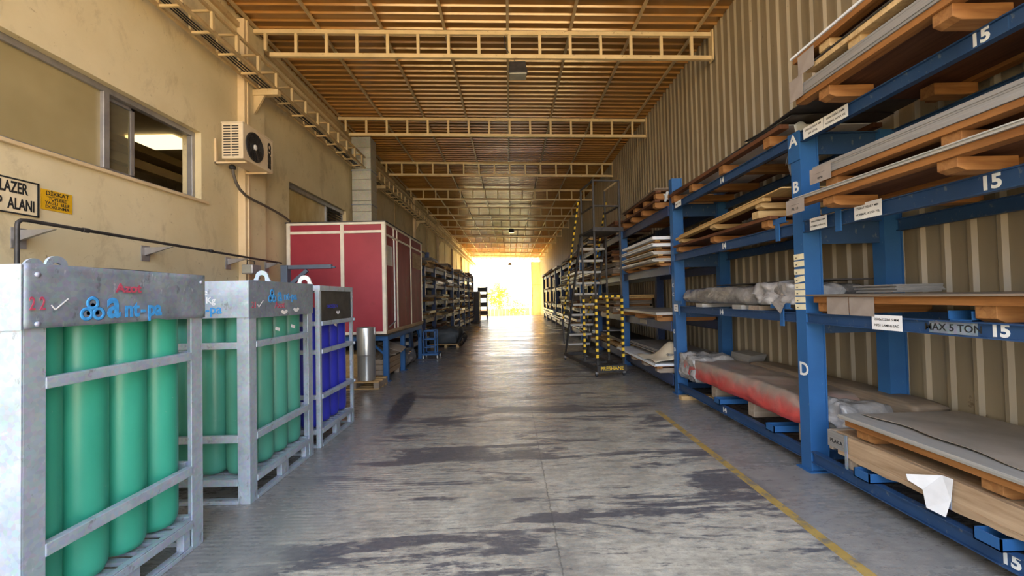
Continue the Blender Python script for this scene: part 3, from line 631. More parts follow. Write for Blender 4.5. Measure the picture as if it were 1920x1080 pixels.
MB().lathe((-4.38, 6.60, 3.78), [(0.02, 0), (0.05, 0.01), (0.05, 0.05), (0.02, 0.075)], 12).build('nozzle', M['rubber'], root)

# ------------------------------------------------------------------ gas cylinder cages
def cyl_mb(x, y, z0, z1, rad):
    prof = [(0.0, z0), (rad*0.55, z0+0.004), (rad*0.85, z0+0.02), (rad*0.97, z0+0.055), (rad, z0+0.1), (rad, z1-0.16), (rad*0.9, z1-0.09), (rad*0.55, z1-0.035), (0.035, z1-0.01), (0.035, z1)]
    return MB().lathe((x, y, 0), prof, 32)
def logo(parent, x, y, z, s, m=None):
    # trefoil of three rings with a dot, drawn on a plane looking to +X
    m = m or M['spray_blue']
    mb = MB()
    for (dy, dz) in ((0, 0.050), (-0.043, -0.026), (0.043, -0.026)):
        mb.tube([(x+0.002, y+s*(dy+0.036*math.cos(a)), z+s*(dz+0.036*math.sin(a))) for a in [2*PI*q/24 for q in range(24)]], 0.0125*s, 6, closed=True)
        mb.lathe((x, y+s*dy*0.75, z+s*dz*0.75), [(0.014*s, 0), (0.014*s, 0.002), (0, 0.0025)], 14, 'X')
    mb.bar((x+0.001, y, z+0.03*s), (x+0.001, y, z-0.05*s), 0.012*s, 0.003, up=(1,0,0))
    for v in range(len(mb.v)):
        a, b_, c_ = mb.v[v]; mb.v[v] = (x+max(0.0008, (a-x)*0.25), b_, c_)
    mb.build('emblem', m, parent)
def tick(parent, x, y, z, s):
    mb = MB(); mb.bar((x, y, z), (x, y+0.022*s, z-0.03*s), 0.007*s, 0.0016, up=(1,0,0)); mb.bar((x, y+0.022*s, z-0.03*s), (x, y+0.10*s, z+0.04*s), 0.007*s, 0.0016, up=(1,0,0)); mb.build('tick_mark', M['paper'], parent)
CX1 = -2.165; CX0 = CX1-1.05; CH = 1.83
def cage(label, ya, yb, slim=False):
    root = thing('cylinder_cage', label, 'cage', ((CX0+CX1)/2, (ya+yb)/2, 0), 'galvanised cages along the left side')
    g = M['galv']; a = 0.10 if not slim else 0.05; tk = 0.008
    # angle corner posts
    for (x, sx) in ((CX0, 1), (CX1, -1)):
        for (y, sy) in ((ya, 1), (yb, -1)):
            mb = MB(); mb.box(min(x, x+sx*a), max(x, x+sx*a), min(y, y+sy*tk), max(y, y+sy*tk), 0, CH); mb.box(min(x, x+sx*tk), max(x, x+sx*tk), min(y+sy*tk, y+sy*a), max(y+sy*tk, y+sy*a), 0, CH)
            mb.build('corner_post', g, root, 0.002)
    rz = ((1.27, 1.325), (0.50, 0.56)) if not slim else ((1.37, 1.42), (1.05, 1.10), (0.54, 0.59))
    for (z0, z1) in rz:
        mb = MB(); mb.box(CX1-0.040, CX1+0.004 if not slim else CX1+0.012, ya+a*0.98, yb-(a*0.98 if not slim else 0.005), z0, z1); mb.build('side_rail', g, root, 0.004)
        mb = MB(); mb.box(CX0+a*0.98, CX1-a*0.98, ya-0.004, ya+0.035, z0, z1); mb.build('end_rail', g, root, 0.004)
        mb = MB(); mb.box(CX0+a*0.98, CX1-a*0.98, yb-0.035, yb+0.004, z0, z1); mb.build('end_rail', g, root, 0.004)
        mb = MB(); mb.box(CX0-0.004, CX0+0.035, ya+a*0.98, yb-a*0.98, z0, z1); mb.build('side_rail', g, root, 0.004)
        if slim:
            for y in (yb-0.02,):
                MB().lathe((CX1+0.018, y, (z0+z1)/2), [(0.022, 0), (0.022, 0.012), (0, 0.016)], 8, 'X').build('bolt', g, root)
    # pallet base: two levels of frame with uprights, slatted deck
    mb = MB(); z0, z1 = 0.15, 0.20
    e = 0.010; A0, A1, B0, B1 = CX0+e, CX1-e, ya+e, yb-e
    for (q0, q1, wd) in ((z0, z1, 0.04), (0.001, 0.03, 0.05)):
        mb.box(A0, A1, B0, B0+wd, q0, q1); mb.box(A0, A1, B1-wd, B1, q0, q1); mb.box(A0, A0+wd, B0+wd, B1-wd, q0, q1); mb.box(A1-wd, A1, B0+wd, B1-wd, q0, q1)
        mb.box(CX1-0.002, CX1+0.005, ya+a, yb-a, q0, q1); mb.box(CX0+a, CX1-a, ya-0.005, ya+0.002, q0, q1)
    ym = (ya+yb)/2
    for x in (A0, A1-0.05): mb.box(x, x+0.05, ym-0.06, ym+0.06, 0.03, 0.15); mb.box(x, x+0.05, yb-a-0.06, yb-a-0.005, 0.03, 0.15)
    mb.build('base_frame', g, root, 0.003)
    mb = MB(); y = ya+0.07
    while y < yb-0.07: mb.box(CX0+0.04, CX1-0.04, y, y+0.045, 0.175, 0.195); y += 0.095
    mb.build('slatted_deck', g, root)
    return root
def cage_cyls(ya, yb, m, z0, z1, rad, desc, skip=None, inset=0.115, y_off=0.10):
    n = 4; x = CX1-0.06-rad
    ys = [ya+y_off+rad+i*(yb-ya-2*y_off-2*rad)/(n-1) for i in range(n)]
    pos = [(x, yy, 'row') for yy in ys]+[(x-(i+1)*(2*rad+0.004), ys[0], 'end') for i in range(3)]
    first = None
    for k, (xx, yy, kind) in enumerate(pos):
        where = (['nearest', 'second', 'third', 'furthest'][k]+' on the aisle side') if kind == 'row' else ['second', 'third', 'fourth'][k-4]+' from the aisle along its near end'
        lab = '%s gas cylinder in the %s cage, %s' % (desc[0], desc[1], where)
        if first is None:
            first = cyl_mb(xx, yy, z0, z1, rad).build('gas_cylinder', m); tag(first, lab, 'gas cylinder', desc[2]); bz = first.location.z
        else:
            c = first.copy(); COL.objects.link(c); c.location = (xx, yy, bz); c.rotation_euler = (0, 0, k*1.7); c['label'] = lab
# cage 1
r1 = cage('galvanised gas cage with big blue antpa stencil, nearest the viewer', 1.85, 2.93)
gp = M['galv_panel']
mb = MB()
def dented(u_, v_):
    y = 1.85+u_*1.09; z = 1.535+v_*(CH-1.535)+0.02
    dent = 0.016*math.exp(-((u_-0.66)**2)/0.004)*(1-v_)**2
    zz = z + (0.014*math.exp(-((u_-0.63)**2)/0.0015)*(1-v_)**3)
    return (CX1+0.012+dent+0.003*math.sin(u_*9), y, zz)
mb.grid(dented, 40, 10); 
front = mb.build('header_panel', gp, r1); md = front.modifiers.new('t', 'SOLIDIFY'); md.thickness = 0.004
mb = MB(); mb.box(CX0, CX1+0.008, 1.842, 1.848, 1.55, CH+0.015); mb.build('header_panel', M['galv'], r1)
mb = MB(); mb.box(CX0, CX1, 2.932, 2.938, 1.55, CH); mb.build('header_panel', gp, r1)
mb = MB(); mb.grid(lambda u_, v_: (CX0+u_*1.05, 1.86+v_*1.06, CH+0.012+0.035*math.sin(v_*PI)*abs(math.sin(u_*3+0.5))), 10, 10); mb.build('cover_sheet', M['steel_dark'], r1)
for (y, z) in ((1.90, 1.80), (1.90, 1.575), (2.90, 1.80)):
    MB().lathe((CX1+0.014, y, z), [(0.012, 0), (0.012, 0.006), (0, 0.008)], 8, 'X').build('bolt', M['galv'], r1)
def lug(parent, x, y, z, s=1.0, facing='Y', m=None):
    # arched lifting eye
    N = 14; outer = []; inner = []
    for i in range(N+1):
        a = PI*i/N; outer.append((0.058*s*math.cos(a), 0.05*s+0.058*s*math.sin(a)*0.95)); inner.append((0.03*s*math.cos(a), 0.035*s+0.03*s*math.sin(a)))
    pts = [(0.085*s, 0)]+outer+[(-0.085*s, 0)]+[(-0.032*s, 0)]+inner[::-1]+[(0.032*s, 0)]
    n = len(pts); mb = MB()
    # as quad strip between outer and inner outlines
    o_ = [(0.085*s, 0)]+outer+[(-0.085*s, 0)]; i_ = [(0.032*s, 0)]+inner+[(-0.032*s, 0)]
    vs = []; t_ = 0.008*s
    for (p, q) in zip(o_, i_):
        for dd in (-t_, t_): vs += [(p[0], dd, p[1]), (q[0], dd, q[1])]
    fs = []
    for k in range(len(o_)-1):
        a = k*4; b_ = a+4
        fs += [(a, a+1, b_+1, b_), (a+2, b_+2, b_+3, a+3), (a, b_, b_+2, a+2), (a+1, a+3, b_+3, b_+1)]
    e = (len(o_)-1)*4; fs += [(0, 2, 3, 1), (e, e+1, e+3, e+2)]
    if facing == 'X': vs = [(v[1], v[0], v[2]) for v in vs]
    mb.add([(x+v[0], y+v[1], z+v[2]) for v in vs], fs); mb.build('lifting_lug', m or M['galv'], parent)
lug(r1, -2.62, 2.41, CH+0.01, 1.0, 'X'); lug(r1, -2.75, 2.41, CH+0.01, 0.9, 'X')
logo(r1, CX1+0.0165, 2.15, 1.63, 0.72)
letters('a', 0.215, (CX1+0.0175, 2.225, 1.655), PY, PZ, M['spray_blue'], r1, bold=0.005, sx=0.82)
letters('nt', 0.125, (CX1+0.0175, 2.325, 1.627), PY, PZ, M['spray_blue'], r1, bold=0.004, sx=0.88)
letters('-', 0.125, (CX1+0.0190, 2.425, 1.627), PY, PZ, M['spray_blue'], r1, bold=0.003, sx=0.8); letters('pa', 0.125, (CX1+0.023, 2.468, 1.627), PY, PZ, M['spray_blue'], r1, bold=0.004, sx=0.82)
letters('Azot', 0.068, (CX1+0.0175, 2.275, 1.745), PY, PZ, M['spray_red'], r1, bold=0.002, sx=1.15)
letters('2 2', 0.085, (CX1+0.0175, 1.865, 1.665), PY, PZ, M['spray_red'], r1, bold=0.001, sx=0.62)
tick(r1, CX1+0.0185, 1.955, 1.66, 0.75)
cage_cyls(1.85, 2.93, M['green'], 0.197, 1.74, 0.117, ('green', 'nearest galvanised', 'green cylinders in the nearest cage'), y_off=0.06)
# cage 2
r2 = cage('galvanised gas cage in the middle of the row, green cylinders inside', 3.45, 4.55)
mb = MB(); mb.box(CX1, CX1+0.006, 3.45, 4.56, 1.52, CH+0.01); mb.build('header_panel', gp, r2)
mb = MB(); mb.box(CX0, CX1+0.004, 3.442, 3.448, 1.53, CH+0.005); mb.build('header_panel', M['galv'], r2)
mb = MB(); mb.box(CX0, CX1, 4.552, 4.557, 1.53, CH); mb.build('header_panel', gp, r2)
mb = MB(); mb.box(CX0, CX1, 3.45, 4.55, CH-0.004, CH+0.006); mb.build('cover_sheet', M['galv'], r2)
lug(r2, -2.26, 3.8, CH+0.006, 1.0, 'Y')
letters('ant-pa', 0.11, (-2.655, 3.440, 1.60), PX, PZ, M['spray_blue'], r2, bold=0.0015)
letters('Tare', 0.065, (-2.62, 3.440, 1.745), PX, PZ, M['paper'], r2); letters('2 Kg', 0.075, (-2.57, 3.440, 1.675), PX, PZ, M['paper'], r2, bold=0.0008)
logo(r2, CX1+0.007, 3.78, 1.70, 0.72)
letters('a', 0.17, (CX1+0.0075, 3.87, 1.715), PY, PZ, M['spray_blue'], r2, bold=0.004); letters('nt-pa', 0.105, (CX1+0.0075, 3.975, 1.705), PY, PZ, M['spray_blue'], r2, bold=0.002, sx=1.1)
letters('Azot', 0.085, (CX1+0.0075, 3.82, 1.622), PY, PZ, M['spray_red'], r2, bold=0.001)
letters('21', 0.075, (CX1+0.0075, 3.475, 1.63), PY, PZ, M['spray_red'], r2)
tick(r2, CX1+0.008, 3.56, 1.635, 0.8)
def sticker(parent, x, y, z, s, fold=0):
    mb = MB(); N = 8
    vs = [];
    for i in range(N+1):
        a = PI*(1.15+0.7*i/N); vs += [(x, y+s*0.06*math.cos(a), z+s*(0.05*math.sin(a)+0.05)), (x, y+s*0.03*math.cos(a), z+s*(0.022*math.sin(a)+0.05))]
    mb.add(vs, [(2*i, 2*i+1, 2*i+3, 2*i+2) for i in range(N)])
    o = mb.build('white_sticker', M['paper'], parent); q = o.modifiers.new('t', 'SOLIDIFY'); q.thickness = 0.0008
for (y, z) in ((3.98, 1.535), (4.20, 1.55)): sticker(r2, CX1+0.0075, y, z, 1.1)
cage_cyls(3.45, 4.55, M['green2'], 0.197, 1.74, 0.117, ('faded green', 'middle', 'green cylinders in the middle cage'), y_off=0.065)
# cage 3 (slim posts, blue cylinders)
r3 = cage('slim galvanised gas cage holding blue cylinders, furthest of the three', 4.72, 5.72, slim=True)
mb = MB(); mb.box(CX1-0.012, CX1-0.006, 4.77, 5.67, 1.42, CH-0.06); mb.build('header_panel', M['steel_dark'], r3)
mb = MB(); mb.box(CX1-0.03, CX1+0.005, 4.73, 5.71, CH-0.06, CH); mb.box(CX0, CX1, 4.722, 4.75, CH-0.06, CH); mb.box(CX0, CX1, 5.69, 5.718, CH-0.06, CH); mb.box(CX0, CX0+0.03, 4.73, 5.71, CH-0.06, CH); mb.build('top_frame', M['galv'], r3, 0.003)
mb = MB(); mb.box(CX0, CX1-0.05, 4.775, 5.66, CH-0.02, CH-0.01); mb.build('cover_sheet', M['galv'], r3)
lug(r3, -2.44, 4.95, CH, 1.25, 'Y', M['white'])
letters('OKSİJEN', 0.055, (CX1-0.0045, 4.92, 1.585), PY, PZ, M['navy'], r3, bold=0.0006, sx=1.5)
sticker(r3, CX1-0.004, 5.24, 1.485, 1.1)
cage_cyls(4.72, 5.72, M['navy'], 0.197, 1.60, 0.117, ('dark blue', 'furthest', 'blue cylinders in the far cage'), y_off=0.02)
for (y, cy_) in ((3.925+0.0, 1.40), (4.20, 1.405)):
    mb = MB(); mb.obox((CX1-0.028, y, cy_), (0.003, 0.07, 0.03), rx=-0.25); tag(mb.build('paper_label', M['paper']), 'white paper label stuck on a cylinder of the middle cage, '+('nearer one' if y < 4 else 'further one'), 'label', 'labels on the green cylinders')
mb = MB(); mb.obox((CX1-0.026, 5.21, 1.355), (0.003, 0.07, 0.03), rx=-0.3); tag(mb.build('paper_label', M['paper']), 'white paper label on a dark blue cylinder', 'label')

# ------------------------------------------------------------------ crimson cabin on blue table
bx0, bx1, by0, by1, bz0, bz1 = WL+0.12, -2.47, 8.27, 11.68, 0.97, 3.22
root = thing('site_cabin', 'crimson panelled cabin with cream frames raised on a blue steel table', 'cabin', ((bx0+bx1)/2, (by0+by1)/2, bz0))
MB().box(bx0+0.02, bx1-0.02, by0+0.02, by1-0.02, bz0+0.02, bz1-0.03).build('body', M['red'], root)
mb = MB(); f = 0.07
for x in (bx0, bx0+(bx1-bx0)*0.545, bx1-f): mb.box(x, x+f, by0-0.004, by0+0.03, bz0, bz1)
for z in (bz0, bz1-0.23, bz1-0.055): mb.box(bx0+f, bx1-f, by0-0.002, by0+0.025, z, z+0.055)
mb.build('front_frame', M['trim_white'], root, 0.004)
mb = MB()
for y in (by0+0.03, 8.87, 9.14, 10.38, by1-0.05): mb.box(bx1-0.03, bx1+0.004, y, y+0.05, bz0, bz1-0.002)
mb.box(bx1-0.03, bx1+0.002, by0+0.03, by1, bz1-0.05, bz1); mb.box(bx1-0.03, bx1+0.002, by0+0.03, by1, bz1-0.28, bz1-0.235); 
mb.build('side_frame', M['trim_white'], root, 0.004)
mb = MB(); mb.box(bx1-0.025, bx1+0.010, by0, by1+0.02, bz0, bz0+0.07); mb.build('sill_plank', M['wood_g'], root)
for (a, c_) in ((9.19, 10.38), (10.43, 11.63)): mb = MB(); mb.box(bx1-0.024, bx1-0.012, a, c_, bz0+0.06, bz1-0.28); mb.build('side_panel', M['red_side'], root)
for (a, c_) in ((8.35, 8.87), (8.92, 10.38), (10.43, 11.63)): mb = MB(); mb.box(bx1-0.024, bx1-0.012, a, c_, bz1-0.235, bz1-0.05); mb.build('side_panel', M['red_side'], root)
mb = MB(); mb.box(bx1-0.008, bx1-0.004, 10.6, 11.55, 2.45, 2.85); mb.build('patch_board', M['wood_g'], root)
dr = MB().box(bx1-0.024, bx1-0.008, 8.37, 8.87, bz0+0.07, bz1-0.3).build('cabin_door', M['red_side'], root)
mb = MB(); mb.box(bx1-0.007, bx1-0.004, 8.42, 8.80, 2.35, 2.76); mb.build('door_notice', M['sheet_l'], dr)
MB().bar((bx1+0.02, 8.84, 1.15), (bx1+0.02, 8.84, 2.9), 0.02, 0.03).build('door_bar', M['white'], dr)
MB().tube([(bx1+0.005, 8.45, 1.10), (bx1+0.04, 8.80, 1.20)], 0.012, 8).build('door_latch', M['alu'], dr)
mb = MB(); mb.box(bx0-0.02, bx1+0.02, by0-0.02, by1+0.02, bz1-0.01, bz1+0.01); mb.build('roof_sheet', M['steel_dark'], root)
root = thing('steel_table', 'blue steel table carrying the crimson cabin', 'table', (-3.4, 10, 0))
mb = MB(); mb.box(bx0+0.1, bx1-0.02, 8.42, 8.50, 0.83, 0.93); mb.box(bx0+0.1, bx1-0.02, 11.6, 11.68, 0.83, 0.93); mb.box(bx1-0.1, bx1-0.02, 8.5, 11.6, 0.83, 0.93); mb.box(bx0+0.1, bx0+0.18, 8.5, 11.6, 0.83, 0.93); mb.box(bx0+0.1, bx1-0.02, 10, 10.08, 0.83, 0.93)
mb.build('top_frame', M['blue'], root, 0.004)
mb = MB(); mb.box(bx0+0.04, bx1-0.005, 8.35, 11.72, 0.93, 0.968); mb.build('deck', M['steel_dark'], root)
for x in (bx1-0.12, bx0+0.1):
    for y in (8.42, 9.72, 11.58): mb = MB(); mb.box(x, x+0.10, y, y+0.10, 0.01, 0.83); mb.box(x-0.04, x+0.14, y-0.03, y+0.13, 0, 0.01); mb.build('leg', M['blue'], root, 0.004)
MB().bar((bx1-0.1, 8.46, 0.55), (bx1-0.42, 8.46, 0.84), 0.04, 0.04).build('brace', M['blue'], root)
MB().bar((bx1-0.07, 11.55, 0.62), (bx1-0.07, 11.25, 0.84), 0.04, 0.04).build('brace', M['blue'], root)
# duct behind the cabin
root = thing('ventilation_duct', 'square sheet metal duct rising behind the cabin to the roof', 'duct', (-4.15, 12.0, 3.2))
mb = MB(); z = 3.26; k = 0
while z < 6.2:
    e = 0.0 if k else 0.02; mb.box(-4.44, -3.90, 11.80, 12.30, z+0.006, min(z+0.30, 6.36)); mb.box(-4.435+0.0, -3.905, 11.805, 12.295, z, z+0.006); z += 0.306; k += 1
o = mb.build('shaft', M['duct'], root, 0.006)
for z in (4.36, 5.34): MB().box(-4.46, -3.88, 11.78, 12.32, z, z+0.03).build('flange', M['galv_panel'], root)
mb = MB(); mb.box(-4.46, -3.88, 11.76, 12.32, 3.24, 3.30); mb.grid(lambda a, c_: (-4.44+0.54*a, 11.79-0.05*math.sin(c_*PI)*abs(math.sin(a*7+1)), 3.3+0.26*c_), 8, 6, False); mb.build('crumpled_foot', M['duct'], root)
mb = MB(); mb.box(-4.46, -3.90, 11.80, 12.30, -0.0+0.0, 3.23); mb.build('lower_shaft', M['galv_panel'], root)

# ------------------------------------------------------------------ generic pallets and sheet packs
def pallet(label, x0, x1, y0, y1, z0, foot=0.07, plank=0.035, wm='wood_o', fm='wood_ox', nb=3, group='wooden pallets on the near racks', ends=None, tilt=0.0, name='wooden_pallet', by=None, blk=False, deck=True, sq=False):
    root = thing(name, label, 'pallet', ((x0+x1)/2, (y0+y1)/2, z0), group)
    bl = 0.11
    for y in (by or [y0+0.06+(y1-y0-0.12-bl)*i/(nb-1) for i in range(nb)]):
        if blk:
            for (q0, q1, sg) in ((x0+0.02, x0+0.36, 1), (x1-0.36, x1-0.02, -1)):
                mb = MB(); c0, c1 = (0.05, 0.0) if sg > 0 else (0.0, 0.05)
                mb.prism([(q0, z0+foot), (q0, z0+(0.02 if sg > 0 else 0)), (q0+c0, z0), (q1-c1, z0), (q1, z0+(0.02 if sg < 0 else 0)), (q1, z0+foot)], 'Y', y, y+bl)
                mb.build('bearer', M[fm], root, 0.003)
            continue
        mb = MB()
        if sq: mb.box(x0+0.015, x1-0.015, y, y+bl, z0, z0+foot)
        else: mb.prism([(x0+0.02, z0+foot), (x0+0.02, z0+0.022), (x0+0.07, z0), (x1-0.07, z0), (x1-0.02, z0+0.022), (x1-0.02, z0+foot)], 'Y', y, y+bl)
        mb.build('bearer', M[fm], root, 0.003)
    for i in range(3):
        w_ = 0.09; x = x0+(x1-x0-w_)*i/2
        MB().box(x, x+w_, y0, y1, z0+foot, z0+foot+plank).build('runner', M[wm], root, 0.003)
    if deck: MB().box(x0+0.012, x1-0.012, y0+0.012, y1-0.012, z0+foot+plank-0.014, z0+foot+plank-0.001).build('deck', M['wood_r'], root)
    if tilt: root.rotation_euler = (tilt, 0, 0)
    return root
def sheets(label, x0, x1, y0, y1, z0, z1, m, n=4, jit=0.012, group=None, name='sheet_stack', cat='sheets', tilt=0.0, wav=0.0):
    mb = MB(); h = (z1-z0)/n
    for i in range(n):
        j = lambda: random.uniform(-jit, jit)
        a, b_, c_, d_ = x0+j(), x1+j(), y0+j(), y1+j()
        if wav:
            za, zb_ = z0+i*h, z0+(i+1)*h*0.98+z0*0
            NU = 10
            def top(u_, v_, zz): return (a+(b_-a)*u_, c_+(d_-c_)*v_, zz+wav*math.sin(v_*7+u_*3+i)*0.5)
            t0 = len(mb.v)
            mb.grid(lambda u_, v_: top(u_, v_, z0+(i+1)*h), 4, NU, False)
            mb.grid(lambda u_, v_: top(0, v_, z0+(i+u_)*h), 1, NU, False)
            mb.grid(lambda u_, v_: top(1, v_, z0+(i+u_)*h), 1, NU, False)
            mb.grid(lambda u_, v_: top(u_, 0, z0+(i+v_)*h), 4, 1, False); mb.grid(lambda u_, v_: top(u_, 1, z0+(i+v_)*h), 4, 1, False)
            mb.grid(lambda u_, v_: top(u_, v_, z0+i*h), 4, NU, False)
        else: mb.box(a, b_, c_, d_, z0+i*h, z0+(i+1)*h-0.0004)
    o = mb.build(name, M[m] if isinstance(m, str) else m)
    if tilt: o.rotation_euler = (tilt, 0, 0)
    return tag(o, label, cat, group)
def card(label, x, y0, y1, z0, z1, m='tag_card', name='card_tag', lines=None, slant=0.0, cat='label', group=None, tm='black', size=0.02):
    root = thing(name, label, cat, (x, (y0+y1)/2, z0), group)
    mb = MB(); t_ = 0.0015
    mb.hexa([(x, y0, z0+slant), (x+t_, y0, z0+slant), (x+t_, y1, z0), (x, y1, z0), (x, y0, z1+slant), (x+t_, y0, z1+slant), (x+t_, y1, z1), (x, y1, z1)])
    mb.build('card', M[m], root)
    if lines:
        H_ = z1-z0
        for i, ln in enumerate(lines):
            zz = z1-H_*(i+0.75)/(len(lines)+0.5)
            letters(ln, size, (x-0.0012, (y0+y1)/2, zz), NY, PZ, M[tm], root, align='CENTER', ext=0.0003, bold=0.0002)
    return root
def lumpy(x0, x1, y0, y1, z0, z1, amp=0.02, nu=10, nv=36, taper=0.5, seed=0.0, freq=5.0, sag=0.0):
    # closed wrapped bundle: cross section swept along Y with puckered ends
    mb = MB(); secs = []; cx, cz = (x0+x1)/2, (z0+z1)/2
    for j in range(nv+1):
        v = j/nv; y = y0+(y1-y0)*v
        e = min(v, 1-v)*nv; sc = 1.0 if e > 3 else taper+(1-taper)*math.sin(e/3*PI/2)
        ring = []
        for k in range(4*nu):
            side = k//nu; q = (k % nu)/nu
            p = [(-1+2*q, -1), (1, -1+2*q), (1-2*q, 1), (-1, 1-2*q)][side]
            a, b_ = p; rr = 0.93+0.07*min(1, abs(abs(a)-abs(b_))*2)
            X_ = cx+a*rr*(x1-x0)/2*(0.9+0.1*sc); Z_ = cz+b_*rr*(z1-z0)/2*sc - (z1-z0)/2*(1-sc)*0.5
            nn = noise.noise_vector(Vector((X_*freq+seed, y*freq*0.7, Z_*freq)))
            n2 = noise.noise_vector(Vector((X_*freq*3+seed, y*freq*2.2, Z_*freq*3)))
            base_ = b_ <= -0.99
            ring.append((X_+nn.x*amp+n2.x*amp*0.4, y+nn.y*amp*0.5, max(z0, Z_+(nn.z*amp+n2.z*amp*0.4)*(0 if base_ else 1))+(sag*math.sin(v*PI) if sag else 0)))
        secs.append(ring)
    n = 4*nu; vs = [p for rg in secs for p in rg]
    fs = [(j*n+k, j*n+(k+1) % n, (j+1)*n+(k+1) % n, (j+1)*n+k) for j in range(nv) for k in range(n)]
    fs += [tuple(range(n-1,-1,-1)), tuple(range(nv*n, nv*n+n))]
    mb.add(vs, fs, True); return mb

# ------------------------------------------------------------------ right-hand racks
FX, BX = 2.70, 3.47            # front and back face planes
def ibeam(y0, y1, x, z0, z1, m, parent, wd=0.055, name='beam'):
    mb = MB(); t_ = 0.008; xc = x+wd*0.5
    mb.box(xc-0.006, xc+0.006, y0, y1, z0+t_, z1-t_); mb.box(x, x+wd, y0, y1, z1-t_, z1); mb.box(x, x+wd, y0, y1, z0, z0+t_)
    return mb.build(name, m, parent)
def hpost(x, y, z1, m, parent, fl_=0.13, dp=0.17, z0=0.012):
    # H section: flanges look to the aisle and the wall, web shows from the side
    mb = MB(); t_ = 0.012
    mb.box(x, x+t_, y, y+fl_, z0, z1); mb.box(x+dp-t_, x+dp, y, y+fl_, z0, z1); mb.box(x+t_, x+dp-t_, y+0.012, y+0.024, z0, z1)
    mb.box(x-0.03, x+dp+0.03, y-0.03, y+fl_+0.03, 0, 0.012)
    return mb.build('upright', m, parent)
# near rack: bays 15 and 14
rk = thing('steel_rack', 'bright blue steel rack with bays 15 and 14, nearest on the right', 'rack', (3.1, 3.0, 0))
B = M['blue']; D = M['blue_dull']
hpost(FX, 3.80, 3.13, B, rk); hpost(BX-0.02, 3.80, 3.13, B, rk); hpost(FX, 6.81, 3.55, B, rk); hpost(BX-0.02, 6.81, 3.3, B, rk); hpost(FX, 0.75, 3.13, B, rk); hpost(BX-0.02, 0.75, 3.13, B, rk)
LV = [(3.02, 3.12), (2.18, 2.29), (1.352, 1.445), (0.09, 0.19)]
for (z0, z1) in LV:
    for (a, c_) in ((0.88, 3.80), (3.93, 6.81)):
        ibeam(a, c_, FX, z0, z1, D, rk); ibeam(a, c_, BX+0.09, z0, z1, D, rk)
    for y in (0.80, 3.85, 6.86):
        mb = MB(); mb.box(FX+0.17, BX-0.02, y, y+0.012, z0-0.10 if z0 > 1 else z0, z1-0.01); mb.box(FX+0.17, BX-0.02, y-0.03, y+0.045, z1-0.01, z1); mb.build('cross_tie', D, rk)
for (y, z) in ((4.45, 1.445), (6.55, 1.445), (4.0, 2.29), (5.35, 0.19), (4.35, 0.19)):
    pass
# tall blue hook plates on the beam faces
def hook(y, zt, label):
    mb = MB(); mb.box(FX-0.012, FX, y, y+0.055, zt-0.14, zt+0.03); mb.box(FX-0.012, FX+0.02, y-0.1, y+0.20, zt+0.03, zt+0.035); mb.box(FX-0.012, FX-0.004, y-0.1, y+0.20, zt+0.035, zt+0.085)
    return tag(mb.build('beam_bracket', B), label, 'bracket', 'blue brackets hooked over the beams')
hook(4.10, 1.445, 'blue bracket hooked over the beam beneath the grey film bundle'); hook(4.12, 2.29, 'blue bracket hooked over the beam by the pale pine frame'); hook(6.62, 1.445, 'blue bracket hooked beside the far upright under the grey film bundle')
hook(3.35, 2.27, 'blue bracket on the bay 15 beam between two white labels')
# plates with A B C D and bay numbers
mb = MB(); mb.box(FX-0.012, FX-0.001, 3.79, 3.945, 2.86, 3.13); mb.build('head_plate', B, rk)
W_ = M['white']
letters('A', 0.15, (FX-0.0135, 3.925, 3.05), NY, PZ, W_, rk, bold=0.003, sx=1.1); letters('B', 0.15, (FX-0.0015, 3.915, 2.615), NY, PZ, W_, rk, bold=0.003)
letters('D', 0.17, (FX-0.0015, 3.915, 0.92), NY, PZ, W_, rk, bold=0.003)
for (s_, z) in (('C', 1.78), ('C', 1.63), ('D', 1.02), ('D', 0.72)): letters(s_, 0.09, (FX-0.0015, 6.92, z), NY, PZ, W_, rk, bold=0.002)
XB = FX+0.0215-0.0015
def num(s_, y, z, sz=0.115, x=XB, parent=None): letters(s_, sz, (x, y, z), NY, PZ, W_, parent or rk, name='bay_number', bold=0.004, ext=0.0008)
mb = MB(); mb.box(FX+0.012, FX+0.0205, 2.20, 2.45, 3.032, 3.108); mb.build('number_plate', D, rk)
num('15', 2.385, 3.07, 0.105, FX+0.0115); num('15', 2.375, 2.235, 0.11); num('15', 2.36, 1.40, 0.10); num('15', 2.36, 0.14, 0.10)
for z in (3.07, 2.235, 1.40, 0.14): num('14', 5.30 if z > 1.5 else 5.42, z, 0.10)
mb = MB(); mb.box(XB-0.002, XB+0.001, 2.42, 2.70, 1.362, 1.436); mb.build('load_plate', M['galv_panel'], rk)
letters('MAX 5 TON', 0.062, (XB-0.003, 2.56, 1.398), NY, PZ, M['black'], rk, align='CENTER', bold=0.0006)
# white price labels on the beams
LX = FX-0.006
card('white label pair on top beam of bay 15, left half with PSL', LX, 3.50, 3.74, 3.02, 3.12, 'paper', 'shelf_label', ['2500x1250x0.8 MM', '304 BZ PSL'], group='white shelf labels', size=0.024)
card('white label pair on top beam of bay 15, right half reading NORMAL AYNA', LX, 3.24, 3.495, 3.02, 3.12, 'paper', 'shelf_label', ['2500x1250x1.5 MM', 'NORMAL AYNA PSL'], group='white shelf labels', size=0.024)
card('white label on second beam of bay 15, tucked beside the upright', LX, 3.50, 3.70, 2.185, 2.29, 'paper', 'shelf_label', ['2500x1250x0.7 MM', 'NORMAL AYNA PSL'], group='white shelf labels', size=0.020)
card('white label on second beam of bay 15, hung under the orange pallet', LX, 2.98, 3.22, 2.185, 2.305, 'paper', 'shelf_label', ['2500x1250x0.7 MM', 'NORMAL AYNA PSL'], group='white shelf labels', size=0.024)
